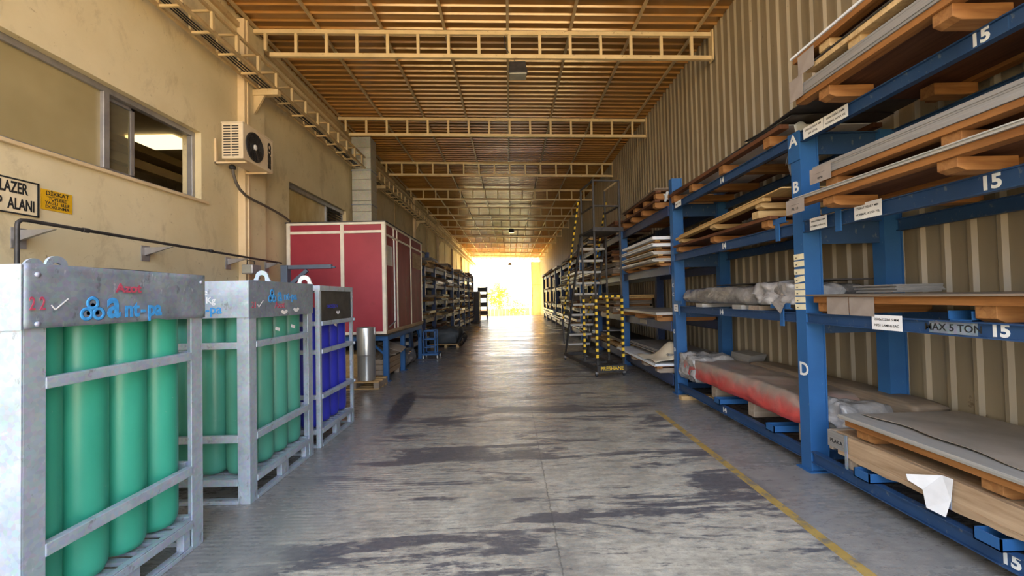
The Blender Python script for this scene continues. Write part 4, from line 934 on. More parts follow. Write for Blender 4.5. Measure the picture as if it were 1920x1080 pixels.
card('white label on third beam of bay 15 reading LAMINE SAC', LX, 2.86, 3.10, 1.352, 1.46, 'paper', 'shelf_label', ['2500x1220x1.5 MM', 'NPS1 LAMINE SAC'], group='white shelf labels', size=0.024)
card('small label on the top beam at the far end of bay 14', LX, 6.45, 6.68, 3.025, 3.115, 'paper', 'shelf_label', ['MAX 5 TON'], group='white shelf labels', size=0.035)
card('small pink-white label beside the far blue upright below the film bundle', LX, 6.70, 6.86, 1.36, 1.47, 'paper', 'shelf_label', ['1250x2500', 'SAC'], group='white shelf labels', size=0.025)
# column of cream notes on the near upright
for k, z in enumerate((1.965, 1.90, 1.825, 1.755, 1.69, 1.63, 1.565, 1.50)):
    root = thing('cream_note', 'cream paper note on the near upright, %s' % ['topmost of the column', 'second from the top', 'third from the top', 'tilted fourth one', 'fifth from the top', 'sixth from the top', 'half covered second from the bottom', 'lowest of the column'][k], 'note', (FX, 3.86, z-0.025), 'cream notes taped down the near upright')
    MB().obox((FX-0.002, 3.865, z), (0.002, 0.135, 0.052), rx=(-0.12 if k == 3 else random.uniform(-0.04, 0.04))).build('paper', M['cream_paper'], root)
    MB().box(FX-0.0040, FX-0.0032, 3.89, 3.91, z-0.012, z-0.004).build('ink_mark', M['black'], root)

PX0, PX1 = 2.44, 3.64
# bay 15, top shelf (three packs)
Z = 3.12
pallet('orange pallet carrying grey sheets on the top shelf of bay 15', 2.44, 3.62, 0.95, 3.46, Z, 0.09, 0.045, by=[3.12, 2.24, 1.2], blk=True)
sheets('thick grey sheet pack on the lowest pallet of bay 15 top shelf', 2.43, 3.62, 0.95, 3.47, Z+0.135, Z+0.225, 'sheet_g', 5, 0.006)
pallet('chipboard-topped pallet in the middle of the bay 15 top stack', 2.46, 3.60, 0.95, 3.36, Z+0.226, 0.085, 0.04, 'osb', 'wood_yx', by=[2.85, 2.0, 1.2], blk=True)
sheets('thin dark sheets between the pallets on bay 15 top shelf', 2.45, 3.60, 0.96, 3.36, Z+0.352, Z+0.362, 'sheet_d', 2, 0.004)
pallet('orange pallet at the very top of the bay 15 stack', 2.44, 3.62, 0.95, 3.48, Z+0.363, 0.08, 0.045, 'wood_o', 'wood_yx', by=[3.10, 2.2, 1.2], blk=True)
sheets('white-edged sheets crowning the bay 15 top stack', 2.43, 3.62, 0.95, 3.50, Z+0.489, Z+0.510, 'sheet_w', 2, 0.004)
card('dark card tag hanging from the uppermost pallet of bay 15', 2.425, 3.22, 3.40, Z+0.30, Z+0.46, slant=0.0, group='brown card tags')
card('dark card tag stuck on grey sheets at the far end of bay 15 top', 2.415, 3.34, 3.50, Z+0.12, Z+0.30, group='brown card tags')
# bay 15, second shelf
Z = 2.29
pallet('lower orange pallet on the second shelf of bay 15', 2.44, 3.62, 0.95, 3.52, Z, 0.075, 0.045, by=[3.12, 2.25, 1.2], blk=True)
sheets('thin grey sheets lying between two orange pallets on the second shelf', 2.42, 3.62, 0.95, 3.56, Z+0.121, Z+0.146, 'sheet_l', 3, 0.005)
pallet('upper orange pallet on the second shelf of bay 15', 2.47, 3.62, 0.95, 3.30, Z+0.147, 0.075, 0.04, by=[3.12, 2.25, 1.2], blk=True)
sheets('deep grey sheet pack topping the second shelf of bay 15', 2.46, 3.62, 0.95, 3.33, Z+0.263, Z+0.35, 'sheet_g', 7, 0.004)
card('brown card tag with scribbles on the upper sheet pack of the second shelf', 2.445, 3.12, 3.34, Z+0.21, Z+0.33, lines=['____ __', 'ayna'], group='brown card tags', size=0.03)
card('brown card tag with scribbles beside the B upright', 2.405, 3.36, 3.58, Z+0.01, Z+0.13, lines=['__ ____', 'PSL 10'], group='brown card tags', size=0.03)
# bay 15, third shelf
Z = 1.445
pallet('orange pallet under a thin brown board on the third shelf of bay 15', 2.70, 3.64, 0.95, 3.70, Z, 0.095, 0.055, by=[3.56, 2.32, 1.2])
sheets('thin curling brown board over the orange pallet on the third shelf', 2.665, 3.64, 0.95, 3.75, Z+0.152, Z+0.166, 'sheet_b', 2, 0.006, wav=0.006)
card('large blank brown card on the third shelf pallet, left one', 2.690, 3.305, 3.53, Z+0.002, Z+0.146, group='brown card tags')
card('large blank brown card on the third shelf pallet, right one', 2.688, 3.07, 3.295, Z+0.002, Z+0.146, group='brown card tags')
for k, (y, lb) in enumerate(((2.45, 'blue steel channel lying across the third shelf of bay 15'),)):
    mb = MB(); mb.box(2.73, 3.50, y, y+0.14, Z, Z+0.008); mb.box(2.73, 3.50, y, y+0.008, Z, Z+0.06); mb.box(2.73, 3.50, y+0.132, y+0.14, Z, Z+0.06); tag(mb.build('steel_channel', B), lb, 'channel', 'blue steel channels across the shelves')
# bay 15, bottom shelf
Z = 0.19
root = thing('wooden_crate', 'long weathered timber crate on the bottom shelf of bay 15', 'crate', (3.0, 2.1, Z))
mb = MB()
def plank(x, z0, z1, y0, y1, ph):
    # rough sawn board with a wandering lower edge
    n = 28; vs = []
    for i in range(n+1):
        y = y0+(y1-y0)*i/n; e = 0.008*math.sin(i*0.9+ph)+0.006*math.sin(i*2.3+ph)
        for xx in (x, x+0.03): vs += [(xx, y, z0+e), (xx, y, z1+0.004*math.sin(i*1.1+ph))]
    fs = []
    for i in range(n):
        k = i*4; fs += [(k, k+4, k+5, k+1), (k+2, k+3, k+7, k+6), (k, k+2, k+6, k+4), (k+1, k+5, k+7, k+3)]
    fs += [(0, 1, 3, 2), (n*4, n*4+2, n*4+3, n*4+1)]
    return MB().add(vs, fs)
MB().box(2.75, 3.62, 0.95, 3.56, Z+0.115, Z+0.262).build('body', M['wood_g'], root, 0.008)
plank(2.718, Z+0.118, Z+0.262, 0.95, 3.40, 0.3).build('side_board', M['wood_g'], root)
plank(2.712, Z+0.085, Z+0.125, 0.95, 3.50, 1.7).build('side_board', M['wood_g'], root)
MB().box(2.715, 3.62, 3.562, 3.60, Z+0.10, Z+0.268).build('end_board', M['wood_gx'], root, 0.006)
for y in (3.33, 2.0, 1.1): MB().box(2.73, 3.60, y, y+0.10, Z, Z+0.10).build('bearer', M['wood_gx'], root, 0.004)
MB().box(2.704, 2.711, 3.395, 3.42, Z, Z+0.27).build('strap', M['galv_panel'], root); MB().box(2.704, 2.711, 2.60, 2.64, Z+0.08, Z+0.27).build('strap', M['galv_panel'], root)
MB().box(2.706, 2.714, 3.425, 3.60, Z+0.13, Z+0.265).build('end_card', M['sheet_g'], root)
letters('PLAKA', 0.045, (2.7045, 3.575, Z+0.185), NY, PZ, M['black'], root)
pallet('orange pallet stacked on the timber crate in bay 15', 2.70, 3.62, 0.95, 3.40, Z+0.27, 0.085, 0.05, by=[3.20, 2.33, 1.2])
sheets('dusty grey sheets with straight edges on the bottom shelf pallet', 2.675, 3.64, 0.95, 3.44, Z+0.406, Z+0.44, 'sheet_l', 4, 0.006)
mb = MB()
def cb(u_, v_):
    y = 0.98+2.40*v_; x = 2.82+0.035*math.sin(v_*9)*0.6+0.80*u_+(0.015*math.sin(v_*31))*(1-u_)
    return (x, y, Z+0.4415+0.014*abs(math.sin(v_*6+u_*2))*(1-u_*0.5)+0.004)
mb.grid(cb, 12, 60, False); o = mb.build('cardboard_sheet', M['cardboard']); q = o.modifiers.new('t', 'SOLIDIFY'); q.thickness = 0.004; q.offset = 1
tag(o, 'torn dusty cardboard spread over the bottom sheets of bay 15', 'cardboard')
mb = MB()
PTS = [(2.69, 2.63, 0.47), (2.685, 2.56, 0.475), (2.675, 2.57, 0.34), (2.67, 2.60, 0.225), (2.65, 2.70, 0.235), (2.665, 2.735, 0.335), (2.64, 2.81, 0.365), (2.64, 2.82, 0.40)]
mb.add(PTS, [(0, 1, 2, 5), (2, 3, 4, 5), (0, 5, 6, 7)]); o = mb.build('folded_paper', M['paper'], recalc=False); q = o.modifiers.new('t', 'SOLIDIFY'); q.thickness = 0.0015
tag(o, 'folded white paper hanging off the timber crate', 'paper')
for k, (y, lb) in enumerate(((3.14, 'blue channel under the timber crate, nearer the D upright'), (2.30, 'blue channel under the timber crate, at the frame edge'))):
    mb = MB(); mb.box(2.66, 3.50, y, y+0.14, Z, Z+0.008); mb.box(2.66, 3.50, y, y+0.008, Z, Z+0.07); mb.box(2.66, 3.50, y+0.132, y+0.14, Z, Z+0.07); mb.box(2.66, 2.668, y, y+0.14, Z, Z+0.07); tag(mb.build('steel_channel', B), lb, 'channel', 'blue steel channels across the shelves')

# bay 14
Z = 3.12
pallet('red-brown pallet on the top shelf of bay 14', 2.64, 3.64, 3.98, 6.79, Z, 0.10, 0.045, 'wood_r', 'wood_ox', 4, deck=False, by=[4.16, 5.08, 5.95, 6.62], sq=True)
sheets('white sheets lying on the red-brown top pallet of bay 14', 2.66, 3.63, 4.02, 6.77, Z+0.146, Z+0.156, 'sheet_w', 1, 0.004)
sheets('dark curling sheets covering the bay 14 top pallet', 2.67, 3.64, 3.85, 6.75, Z+0.172, Z+0.180, 'sheet_d', 1, 0.015, wav=0.02)
sheets('dark loose sheet lying askew over the bay 14 top stack', 2.66, 3.64, 3.58, 4.6, Z+0.200, Z+0.206, 'sheet_d', 1, 0.01, wav=0.02)
mb = MB()
mb.grid(lambda a, c_: (2.78+0.25*a+0.03*math.sin(c_*5), 3.98+0.28*a*c_+0.1*c_, Z+0.13-0.36*c_+0.04*math.sin(a*6)), 8, 10); o = mb.build('torn_film', M['sheet_w'], recalc=False); q = o.modifiers.new('t', 'SOLIDIFY'); q.thickness = 0.001
tag(o, 'torn white film dangling under the top shelf of bay 14', 'film')
mb = MB(); mb.grid(lambda a, c_: (2.60-0.01*math.sin(a*9+c_*5), 6.72+0.18*a, Z+0.06+0.13*c_+0.01*math.sin(a*7)), 8, 6); o = mb.build('crumpled_film', M['sheet_w'], recalc=False); q = o.modifiers.new('t', 'SOLIDIFY'); q.thickness = 0.002
tag(o, 'scrap of white film at the far end of the bay 14 top pallet', 'film')
Z = 2.29
pallet('red-brown pallet on the second shelf of bay 14', 2.62, 3.60, 4.15, 6.62, Z, 0.085, 0.035, 'wood_r', 'wood_ox', 3)
p = pallet('pale pine pallet tilted on the second shelf of bay 14', 2.62, 3.60, 4.25, 6.52, Z+0.178, 0.06, 0.04, 'wood_y', 'wood_yx', 3, tilt=-0.045)
sheets('thin pale board on the tilted pine pallet of bay 14', 2.62, 3.60, 3.96, 6.4, Z+0.292, Z+0.305, 'wood_y', 1, 0.004, tilt=-0.045, name='pale_board', cat='board')
mb = MB(); mb.box(2.60, 3.6, 4.30, 4.42, Z+0.125, Z+0.20); tag(mb.build('pine_batten', M['wood_yx'], None, 0.004), 'pale pine batten across the second shelf of bay 14', 'batten')
for k in range(5):
    mb = MB(); mb.box(3.0, 3.5, 5.25-k*0.14, 5.33-k*0.14, Z+0.24, Z+0.41+0.0*k); tag(mb.build('aluminium_profile', M['drum' if k % 2 == 0 else 'galv_panel'], None, 0.004), 'upright aluminium profile behind the pine pallet of bay 14, %s in the row' % ['first', 'second', 'third', 'fourth', 'fifth'][k], 'profile', 'aluminium profiles in bay 14')
Z = 1.445
lumpy(2.74, 3.45, 3.98, 6.62, Z+0.055, Z+0.27, 0.028, 10, 60, 0.62, 1.0, 5).build('film_bundle', M['wrap_grey'], None)
o = bpy.data.objects['film_bundle']; tag(o, 'long grey film-wrapped bundle on the third shelf of bay 14', 'bundle')
lumpy(2.70, 3.2, 3.96, 4.62, Z+0.06, Z+0.285, 0.06, 10, 26, 0.75, 5.0, 9).build('crumpled_wrap', M['wrap_clear'], None)
tag(bpy.data.objects['crumpled_wrap'], 'crumpled shiny clear film at the near end of the grey bundle', 'film')
mb = MB(); mb.add([(2.66, 4.25, Z+0.10), (2.66, 4.02, Z+0.09), (2.66, 4.10, Z-0.02), (2.72, 4.16, Z+0.1)], [(0, 1, 2), (0, 2, 3), (1, 3, 2)]); o = mb.build('film_flap', M['wrap_clear'], recalc=False); tag(o, 'pointed flap of clear film hanging over the blue beam', 'film')
sheets('dark flat sheets on top of the grey film bundle', 3.0, 3.55, 4.0, 6.1, Z+0.30, Z+0.315, 'sheet_d', 2, 0.01)
for k, (y, m_) in enumerate(((4.9, 'sheet_l'), (5.9, 'sheet_l'), (4.55, 'wood_gx'))):
    mb = MB(); mb.box(2.72, 3.5, y, y+0.2, Z, Z+0.05); tag(mb.build('support_batten', M[m_]), 'batten under the grey film bundle, %s' % ['middle light one', 'far light one', 'near wooden one'][k], 'batten', 'battens under the grey bundle')
sheets('short grey sheets beside the near upright on the third shelf', 3.1, 3.5, 3.35, 3.72, 1.445+0.175, 1.445+0.24, 'sheet_g', 5, 0.02)
Z = 0.19
lumpy(2.72, 3.42, 3.96, 6.70, Z+0.17, Z+0.46, 0.03, 12, 70, 0.55, 3.0, 4).build('red_bundle', M['wrap_red'], None)
tag(bpy.data.objects['red_bundle'], 'dusty red film-wrapped bundle on the bottom shelf of bay 14', 'bundle')
lumpy(2.70, 3.36, 6.18, 6.78, Z+0.10, Z+0.50, 0.06, 10, 24, 0.6, 8.0, 9).build('clear_wrap', M['wrap_clear'], None)
tag(bpy.data.objects['clear_wrap'], 'crumpled clear film bunched at the far end of the red bundle', 'film')
lumpy(2.90, 3.38, 3.64, 4.02, Z+0.17, Z+0.42, 0.06, 10, 24, 0.6, 11.0, 8).build('clear_wrap', M['wrap_clear'], None)
tag(bpy.data.objects['clear_wrap.001'], 'crumpled clear film at the near end of the red bundle', 'film')
for k, y in enumerate((3.98, 4.85, 5.75)):
    mb = MB(); mb.box(2.80, 3.45, y, y+0.12, Z, Z+0.165); tag(mb.build('wood_block', M['wood_gx'], None, 0.006), 'worn timber block under the red bundle, %s' % ['nearest', 'middle', 'furthest'][k], 'block', 'blocks under the red bundle')
for k, y in enumerate((4.30, 5.42)):
    mb = MB(); mb.box(2.68, 3.50, y, y+0.14, Z, Z+0.008); mb.box(2.68, 3.50, y, y+0.008, Z, Z+0.07); mb.box(2.68, 3.50, y+0.132, y+0.14, Z, Z+0.07); mb.box(2.68, 2.688, y, y+0.14, Z, Z+0.07); tag(mb.build('steel_channel', B), ['blue channel under the red bundle, nearer the viewer', 'blue channel under the red bundle, further one'][k], 'channel', 'blue steel channels across the shelves')
lumpy(3.33, 3.62, 3.45, 5.86, Z+0.27, Z+0.50, 0.006, 8, 40, 0.85, 4.0, 3).build('brown_roll', M['sheet_b'], None)
tag(bpy.data.objects['brown_roll'], 'long dusty brown wrapped pack against the cladding behind the red bundle', 'pack')
for k, y in enumerate((3.6, 5.2)):
    mb = MB(); mb.box(3.44, 3.6, y, y+0.12, Z, Z+0.27); tag(mb.build('wood_block', M['wood_gx']), 'block under the brown wrapped pack, %s' % ['near', 'far'][k], 'block')
for k, (z, lb) in enumerate(((0.62, 'grey bent metal scrap beside the rear upright of bay 14'),)):
    mb = MB(); mb.add([(3.36, 5.95, z), (3.6, 5.95, z+0.03), (3.6, 6.4, z+0.03), (3.36, 6.4, z), (3.40, 5.9, z+0.12), (3.62, 5.9, z+0.14), (3.62, 6.4, z+0.14), (3.38, 6.4, z+0.12)], [(0,1,2,3), (4,5,6,7), (0,4,7,3), (0,1,5,4)]); tag(mb.build('metal_scrap', M['sheet_g']), lb, 'scrap')
mb = MB(); mb.box(2.60, 3.5, 6.43, 6.55, 0.0, 0.06); tag(mb.build('timber_offcut', M['wood_yx'], None, 0.005), 'timber offcut lying on the floor under the bottom beam of bay 14', 'offcut')

# rack beyond bay 14: uprights and beams of the long run
lr = thing('steel_rack', 'long dark blue steel rack running from the ladder to the far gateway on the right', 'rack', (3.1, 20, 0), None)
N_ = M['blue_dull']
RY = [9.75, 12.65, 15.55, 18.45, 21.35, 24.2, 27.1, 30.0, 32.9]
RLV = [(2.96, 3.12), (1.97, 2.12), (1.02, 1.18), (0.12, 0.31)]
for k, y in enumerate(RY):
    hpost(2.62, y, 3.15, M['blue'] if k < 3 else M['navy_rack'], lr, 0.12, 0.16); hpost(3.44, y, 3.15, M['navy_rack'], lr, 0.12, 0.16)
edges = [6.95]+RY
for (z0, z1) in RLV:
    for i in range(len(edges)-1):
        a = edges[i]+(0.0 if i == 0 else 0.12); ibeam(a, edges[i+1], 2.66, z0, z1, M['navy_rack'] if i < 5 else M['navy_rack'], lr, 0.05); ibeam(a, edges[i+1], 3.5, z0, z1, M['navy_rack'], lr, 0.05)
for i in range(2, 8):
    for (z0, z1) in RLV[:3]:
        mb = MB(); mb.box(2.66, 2.672, edges[i]+0.5, edges[i]+1.9, z0+0.03, z1-0.03); mb.build('beam_label', M['paper'], lr)
mb = MB(); mb.box(2.664, 2.676, 8.2, 8.6, 1.06, 1.14); mb.build('beam_label', M['sheet_g'], lr)

# bay 13 goods (next to the ladder)
pallet('red-brown pallet on top of the rack just beyond the tall blue upright', 2.50, 3.60, 7.05, 9.3, 3.12, 0.10, 0.04, 'wood_r', 'wood_ox', 4)
pallet('second red-brown pallet stacked on top beyond the tall blue upright', 2.50, 3.60, 7.0, 9.0, 3.262, 0.10, 0.04, 'wood_r', 'wood_ox', 4)
sheets('brown sheets topping the stack beyond the tall blue upright', 2.48, 3.6, 6.98, 9.05, 3.403, 3.43, 'sheet_b', 2, 0.02)
zz = 2.12
for k in range(4):
    pallet('pine pallet layered in the white-edged sheet stack, %s from the bottom' % ordw(k), 2.52, 3.5, 7.0+0.05*k, 9.2-0.1*k, zz, 0.05, 0.025, 'wood_y', 'wood_ox', 3, 'pallets in the white-edged stack'); zz += 0.076
    sheets('white-edged aluminium sheets on the %s pallet of the layered stack' % ordw(k), 2.40+0.03*(k % 2), 3.45, 6.98+0.07*(k % 2), 9.15-0.06*k, zz, zz+0.05, 'sheet_w' if k > 1 else 'sheet_l', 3, 0.02, 'aluminium packs beside the ladder'); zz += 0.051
pallet('orange pallet under the single grey sheet beside the ladder', 2.46, 3.5, 7.0, 9.5, 1.18, 0.08, 0.03, 'wood_o', 'wood_ox', 3)
sheets('light grey sheet with bright end on the middle shelf beside the ladder', 2.44, 3.55, 6.98, 9.6, 1.292, 1.335, 'sheet_l', 2, 0.01)
pallet('weathered pallet on the bottom shelf beside the ladder', 2.44, 3.5, 7.0, 9.4, 0.31, 0.08, 0.04, 'wood_o', 'wood_gx', 4)
sheets('shiny sheet pack overhanging the bottom shelf beside the ladder', 2.40, 3.5, 7.0, 9.5, 0.432, 0.47, 'sheet_w', 3, 0.015)
pallet('inner pallet on the bottom shelf beside the ladder', 2.75, 3.5, 7.1, 9.3, 0.472, 0.05, 0.03, 'wood_o', 'wood_ox', 3)
sheets('dusty grey sheets at the back of the bottom shelf beside the ladder', 2.68, 3.55, 7.1, 9.4, 0.555, 0.62, 'sheet_g', 4, 0.02)
mb = MB()
mb.grid(lambda a, c_: (2.42+0.75*a, 7.02+1.0*c_, 0.485+0.30*math.exp(-((a-0.55)**2/0.08+(c_-0.35)**2/0.10))+0.02*math.sin(a*11+c_*7)), 16, 16); o = mb.build('cream_cloth', M['cloth'], recalc=False); q = o.modifiers.new('t', 'SOLIDIFY'); q.thickness = 0.006; q.offset = 1
tag(o, 'cream cloth crumpled over the bottom sheets beside the ladder', 'cloth')

# goods of the far bays on the right (individual packs)
shelfw = ['top', 'second', 'third', 'bottom']
bayw = ['just beyond the ladder', 'second bay beyond the ladder', 'third bay beyond the ladder', 'fourth bay beyond the ladder', 'fifth bay beyond the ladder', 'sixth bay beyond the ladder', 'seventh bay beyond the ladder', 'bay nearest the gateway']
kinds = [('dark brown', 'wood_r'), ('brown', 'sheet_b'), ('black', 'sheet_d'), ('light grey', 'sheet_l'), ('dark', 'sheet_d'), ('white-edged', 'sheet_w'), ('pinewood', 'wood_y'), ('red-brown', 'wood_r')]
def far_goods(x0, x1, ya, yb, z, maxh, side, lvl, bay, bias, gname, xfun=None):
    h = 0; n = 0
    count = random.choice([2, 3, 3, 4]) if maxh > 0.4 else random.choice([1, 2])
    for i in range(count):
        kd = random.choice(bias); th = random.uniform(0.06, 0.15)
        if h+th+0.05 > maxh: break
        dx = random.uniform(-0.16, 0.04)
        a = ya+random.uniform(0.02, 0.25); b_ = yb-random.uniform(0.02, 0.3)
        zb = z+h
        root = thing('sheet_pack', '%s pack, %s shelf, %s, %s' % (kd[0], shelfw[lvl], bay, ['lowest of stack', 'second of stack', 'third of stack', 'fourth of stack'][i]), 'pack', ((x0+x1)/2, (a+b_)/2, zb), gname)
        bmt = M[random.choice(['wood_ox', 'wood_yx', 'wood_gx'])]
        for q in range(3):
            y = a+0.1+(b_-a-0.3)*q/2; MB().box(x0+dx+0.01, x1-0.02, y, y+0.1, zb, zb+0.045).build('bearer', bmt, root)
        mb = MB(); nn = 2 if th < 0.1 else 3; hh = (th-0.0)/nn
        for q in range(nn):
            j = random.uniform(-0.03, 0.03); mb.box(x0+dx+j, x1+j*0.2, a+j, b_+j, zb+0.045+q*hh, zb+0.045+(q+1)*hh-0.006)
        mb.build('sheets', M[kd[1]], root)
        h += th+0.046
for bi in range(len(RY)-1):
    ya, yb = RY[bi]+0.14, RY[bi+1]-0.02
    for lvl, (z0, z1) in enumerate(RLV):
        maxh = [0.42, 0.7, 0.68, 0.6][lvl]
        if bi >= 3 and lvl in (0,): maxh = 0.3
        if bi >= 4 and lvl in (1, 2): maxh = 0.16
        bias = kinds if bi < 3 else ([kinds[3], kinds[5], kinds[5]] if lvl >= 3 else kinds[:3])
        far_goods(2.62, 3.45, ya, yb, z1, maxh, 'right', lvl, 'right rack, '+bayw[bi], bias, 'packs on the far right racks')

# ------------------------------------------------------------------ rolling ladder platform (built in its own axes, then placed)
root = thing('rolling_ladder', 'tall black rolling ladder with platform and yellow hazard stripes', 'ladder', (0, 0, 0))
SD = M['steel_dark']; LW, LL = 0.62, 2.5
mb = MB()
for x in (0, LW-0.05): mb.box(x, x+0.05, 0, LL, 0.11, 0.19)
mb.box(0, LW, -0.02, 0.03, 0.11, 0.24); mb.box(0, LW, LL-0.05, LL, 0.11, 0.19)
for y in (0.42, 0.95, 1.5): mb.box(0.05, LW-0.05, y, y+0.04, 0.13, 0.17)
mb.build('base_frame', SD, root, 0.004)
wh = None
for (x, y) in ((0.02, 0.08), (LW-0.02, 0.08), (0.02, LL-0.08), (LW-0.02, LL-0.08)):
    c = MB().lathe((x-0.02, y+0.02, 0.045), [(0.02, 0.0), (0.045, 0.004), (0.045, 0.036), (0.02, 0.04)], 18, 'X').build('caster_wheel', M['rubber'], root)
    MB().box(x-0.028, x+0.028, y-0.02, y+0.03, 0.06, 0.11).build('caster_fork', M['alu'], c)
posts = [(0.02, 0.06), (LW-0.05, 0.06), (0.02, 0.86), (LW-0.05, 0.86)]
for (x, y) in posts:
    MB().box(x, x+0.035, y, y+0.035, 1.62, 4.0).build('post', SD, root, 0.004)
    MB().box(x, x+0.035, y, y+0.035, 0.19, 0.33).build('post_foot', SD, root)
def striped(p, q, rad, parent, name):
    p = Vector(p); q = Vector(q)
    ax = 0 if abs(q.x-p.x) > 0.3 else 2
    return MB().bar(p, q, rad, rad).build(name, M['stripe%d' % ax], parent)
for (x, y) in posts: striped((x+0.017, y+0.017, 0.33), (x+0.017, y+0.017, 1.62), 0.045, root, 'striped_post')
striped((0.05, 0.077, 1.62), (LW-0.03, 0.077, 1.62), 0.04, root, 'striped_rail'); 
# platform and guard rails
mb = MB(); mb.box(-0.01, LW+0.01, 0.02, 0.92, 2.96, 3.0); mb.box(-0.01, LW+0.01, 0.0, 0.03, 2.94, 3.02); mb.build('platform', SD, root)
for z in (3.45, 3.97):
    mb = MB(); mb.box(0.02, LW-0.02, 0.06, 0.09, z, z+0.03); mb.build('guard_rail', SD, root)
    for x in (0.02, LW-0.05): MB().box(x, x+0.03, 0.09, 0.86, z, z+0.03).build('guard_rail', SD if x < 0.1 else M['truss'] if z > 3.9 else SD, root)
# stair: stringers, treads, hazard handrails
y_b, z_b, y_t, z_t = 2.38, 0.19, 0.92, 2.95
for x in (0.0, LW-0.03): MB().bar((x+0.015, y_b, z_b), (x+0.015, y_t, z_t), 0.03, 0.07).build('stringer', SD, root)
for k in range(10):
    f_ = (k+1)/11.0; y = y_b+(y_t-y_b)*f_; z = z_b+(z_t-z_b)*f_
    mb = MB(); mb.box(0.03, LW-0.03, y-0.09, y+0.09, z-0.012, z+0.012); mb.box(0.03, LW-0.03, y+0.082, y+0.09, z-0.03, z+0.012); mb.box(0.03, LW-0.03, y-0.096, y-0.088, z-0.035, z+0.012)
    mb.build('tread', M['sheet_l'], root)
for x in (-0.03, LW+0.0):
    striped((x+0.015, y_b+0.05, 1.05), (x+0.015, y_t, 3.75), 0.03, root, 'handrail')
    MB().bar((x+0.015, y_b, 0.4), (x+0.015, y_b+0.05, 1.05), 0.03, 0.03).build('handrail_post', SD, root)
letters('PRESHANE', 0.105, (LW/2, -0.022, 0.175), PX, PZ, M['hazard_y'], root, align='CENTER', bold=0.0015, sx=0.98)
root.location = (1.70, 8.33, 0); root.rotation_euler = (0, 0, math.radians(8))

# ------------------------------------------------------------------ things below and around the cabin
root = thing('floor_pallet', 'light timber pallet on the floor under the sheet metal tube', 'pallet', (-2.9, 8.1, 0))
for z0, z1 in ((0, 0.022), (0.10, 0.125)):
    for y in (7.72, 7.94, 8.16): MB().box(-3.40, -2.46, y, y+0.10, z0 if z0 == 0 else 0.122, 0.022 if z0 == 0 else 0.145).build('deck_board', M['wood_yx'], root, 0.003)
for x in (-3.40, -2.98, -2.56): MB().box(x, x+0.10, 7.72, 8.26, 0.022, 0.122).build('runner', M['wood_gx'], root, 0.003)
root = thing('metal_tube', 'shiny rolled sheet metal tube standing on the floor pallet', 'tube', (-2.76, 7.93, 0.145))
MB().lathe((-2.76, 7.93, 0), [(0.162, 0.146), (0.162, 0.60), (0.165, 0.61)], 36).build('lower_section', M['drum'], root)
MB().lathe((-2.76, 7.93, 0), [(0.158, 0.60), (0.168, 0.615), (0.17, 0.64), (0.17, 1.13), (0.165, 1.14), (0.15, 1.14), (0.15, 1.0), (0, 1.0)], 36).build('upper_section', M['drum'], root)
mb = MB(); mb.box(-2.60, -2.585, 7.90, 7.96, 1.0, 1.13); mb.build('paper_strip', M['paper'], root)
root = thing('wooden_box', 'open plank box on the floor beneath the cabin by the front leg', 'box', (-2.9, 9.1, 0))
for i in range(3): MB().box(-2.60, -2.57, 8.62, 9.62, 0.10+i*0.11, 0.20+i*0.11).build('side_board', M['wood_g'], root, 0.003)
for i in range(3): MB().box(-3.3, -2.57, 8.60, 8.62, 0.10+i*0.11, 0.20+i*0.11).build('end_board', M['wood_gx'], root, 0.003)
MB().box(-3.3, -2.57, 9.62, 9.64, 0.10, 0.42).build('end_board', M['wood_gx'], root)
MB().box(-3.3, -3.27, 8.62, 9.62, 0.10, 0.42).build('side_board', M['wood_g'], root)
for (x, y) in ((-2.67, 8.62), (-2.67, 9.5), (-3.3, 8.62), (-3.3, 9.5)): MB().box(x, x+0.1, y, y+0.1, 0, 0.10).build('foot', M['wood_gx'], root)
MB().box(-3.27, -2.6, 8.62, 9.62, 0.10, 0.12).build('floor_board', M['wood_g'], root)
for k in range(7):
    mb = MB(); mb.obox((-2.95+0.05*k, 8.95+0.07*k, 0.40+0.035*k), (0.5, 0.30, 0.015), rz=0.5*k, rx=0.35-0.1*k, ry=-0.35)
    tag(mb.build('cardboard_scrap', M['sheet_b' if k % 2 else 'cardboard']), 'bent cardboard scrap in the open plank box, %s from the bottom' % ordw(k), 'scrap', 'scraps in the plank box')
sheets('tall tan board leaning upright in the dark under the cabin', -3.1, -3.06, 8.9, 9.6, 0.0, 0.80, 'cardboard', 1, 0.0, name='leaning_board', cat='board')
root = thing('wooden_case', 'tan wooden case in shadow behind the sheet metal tube', 'case', (-3.7, 8.9, 0))
mb = MB(); mb.box(-4.05, -3.12, 8.55, 9.3, 0.06, 0.55); mb.build('body', M['wood_y'], root, 0.006)
mb = MB(); mb.box(-4.05, -3.95, 8.55, 9.3, 0, 0.06); mb.box(-3.22, -3.12, 8.55, 9.3, 0, 0.06); mb.build('skids', M['wood_gx'], root)
lumpy(-3.2, -2.55, 9.95, 11.15, 0.02, 0.36, 0.05, 10, 30, 0.6, 14, 6).build('wrapped_pile', M['wrap_grey'], None)
tag(bpy.data.objects['wrapped_pile'], 'pile wrapped in grey film on the floor beneath the cabin', 'pile')
root = thing('step_shelf', 'low blue and white shelf unit under the rear of the cabin', 'shelf', (-3.2, 11.0, 0))
for k in range(3):
    MB().box(-3.7, -2.75, 11.18, 11.5, 0.22+0.2*k, 0.31+0.2*k).build('shelf_board', M['sheet_l'], root)
for x in (-3.75, -2.75): MB().box(x, x+0.04, 11.2, 11.5, 0, 0.78).build('side_frame', M['blue_dull'], root)
root = thing('platform_cart', 'small blue tubular cart on white casters beside the cabin table', 'cart', (-2.25, 11.6, 0))
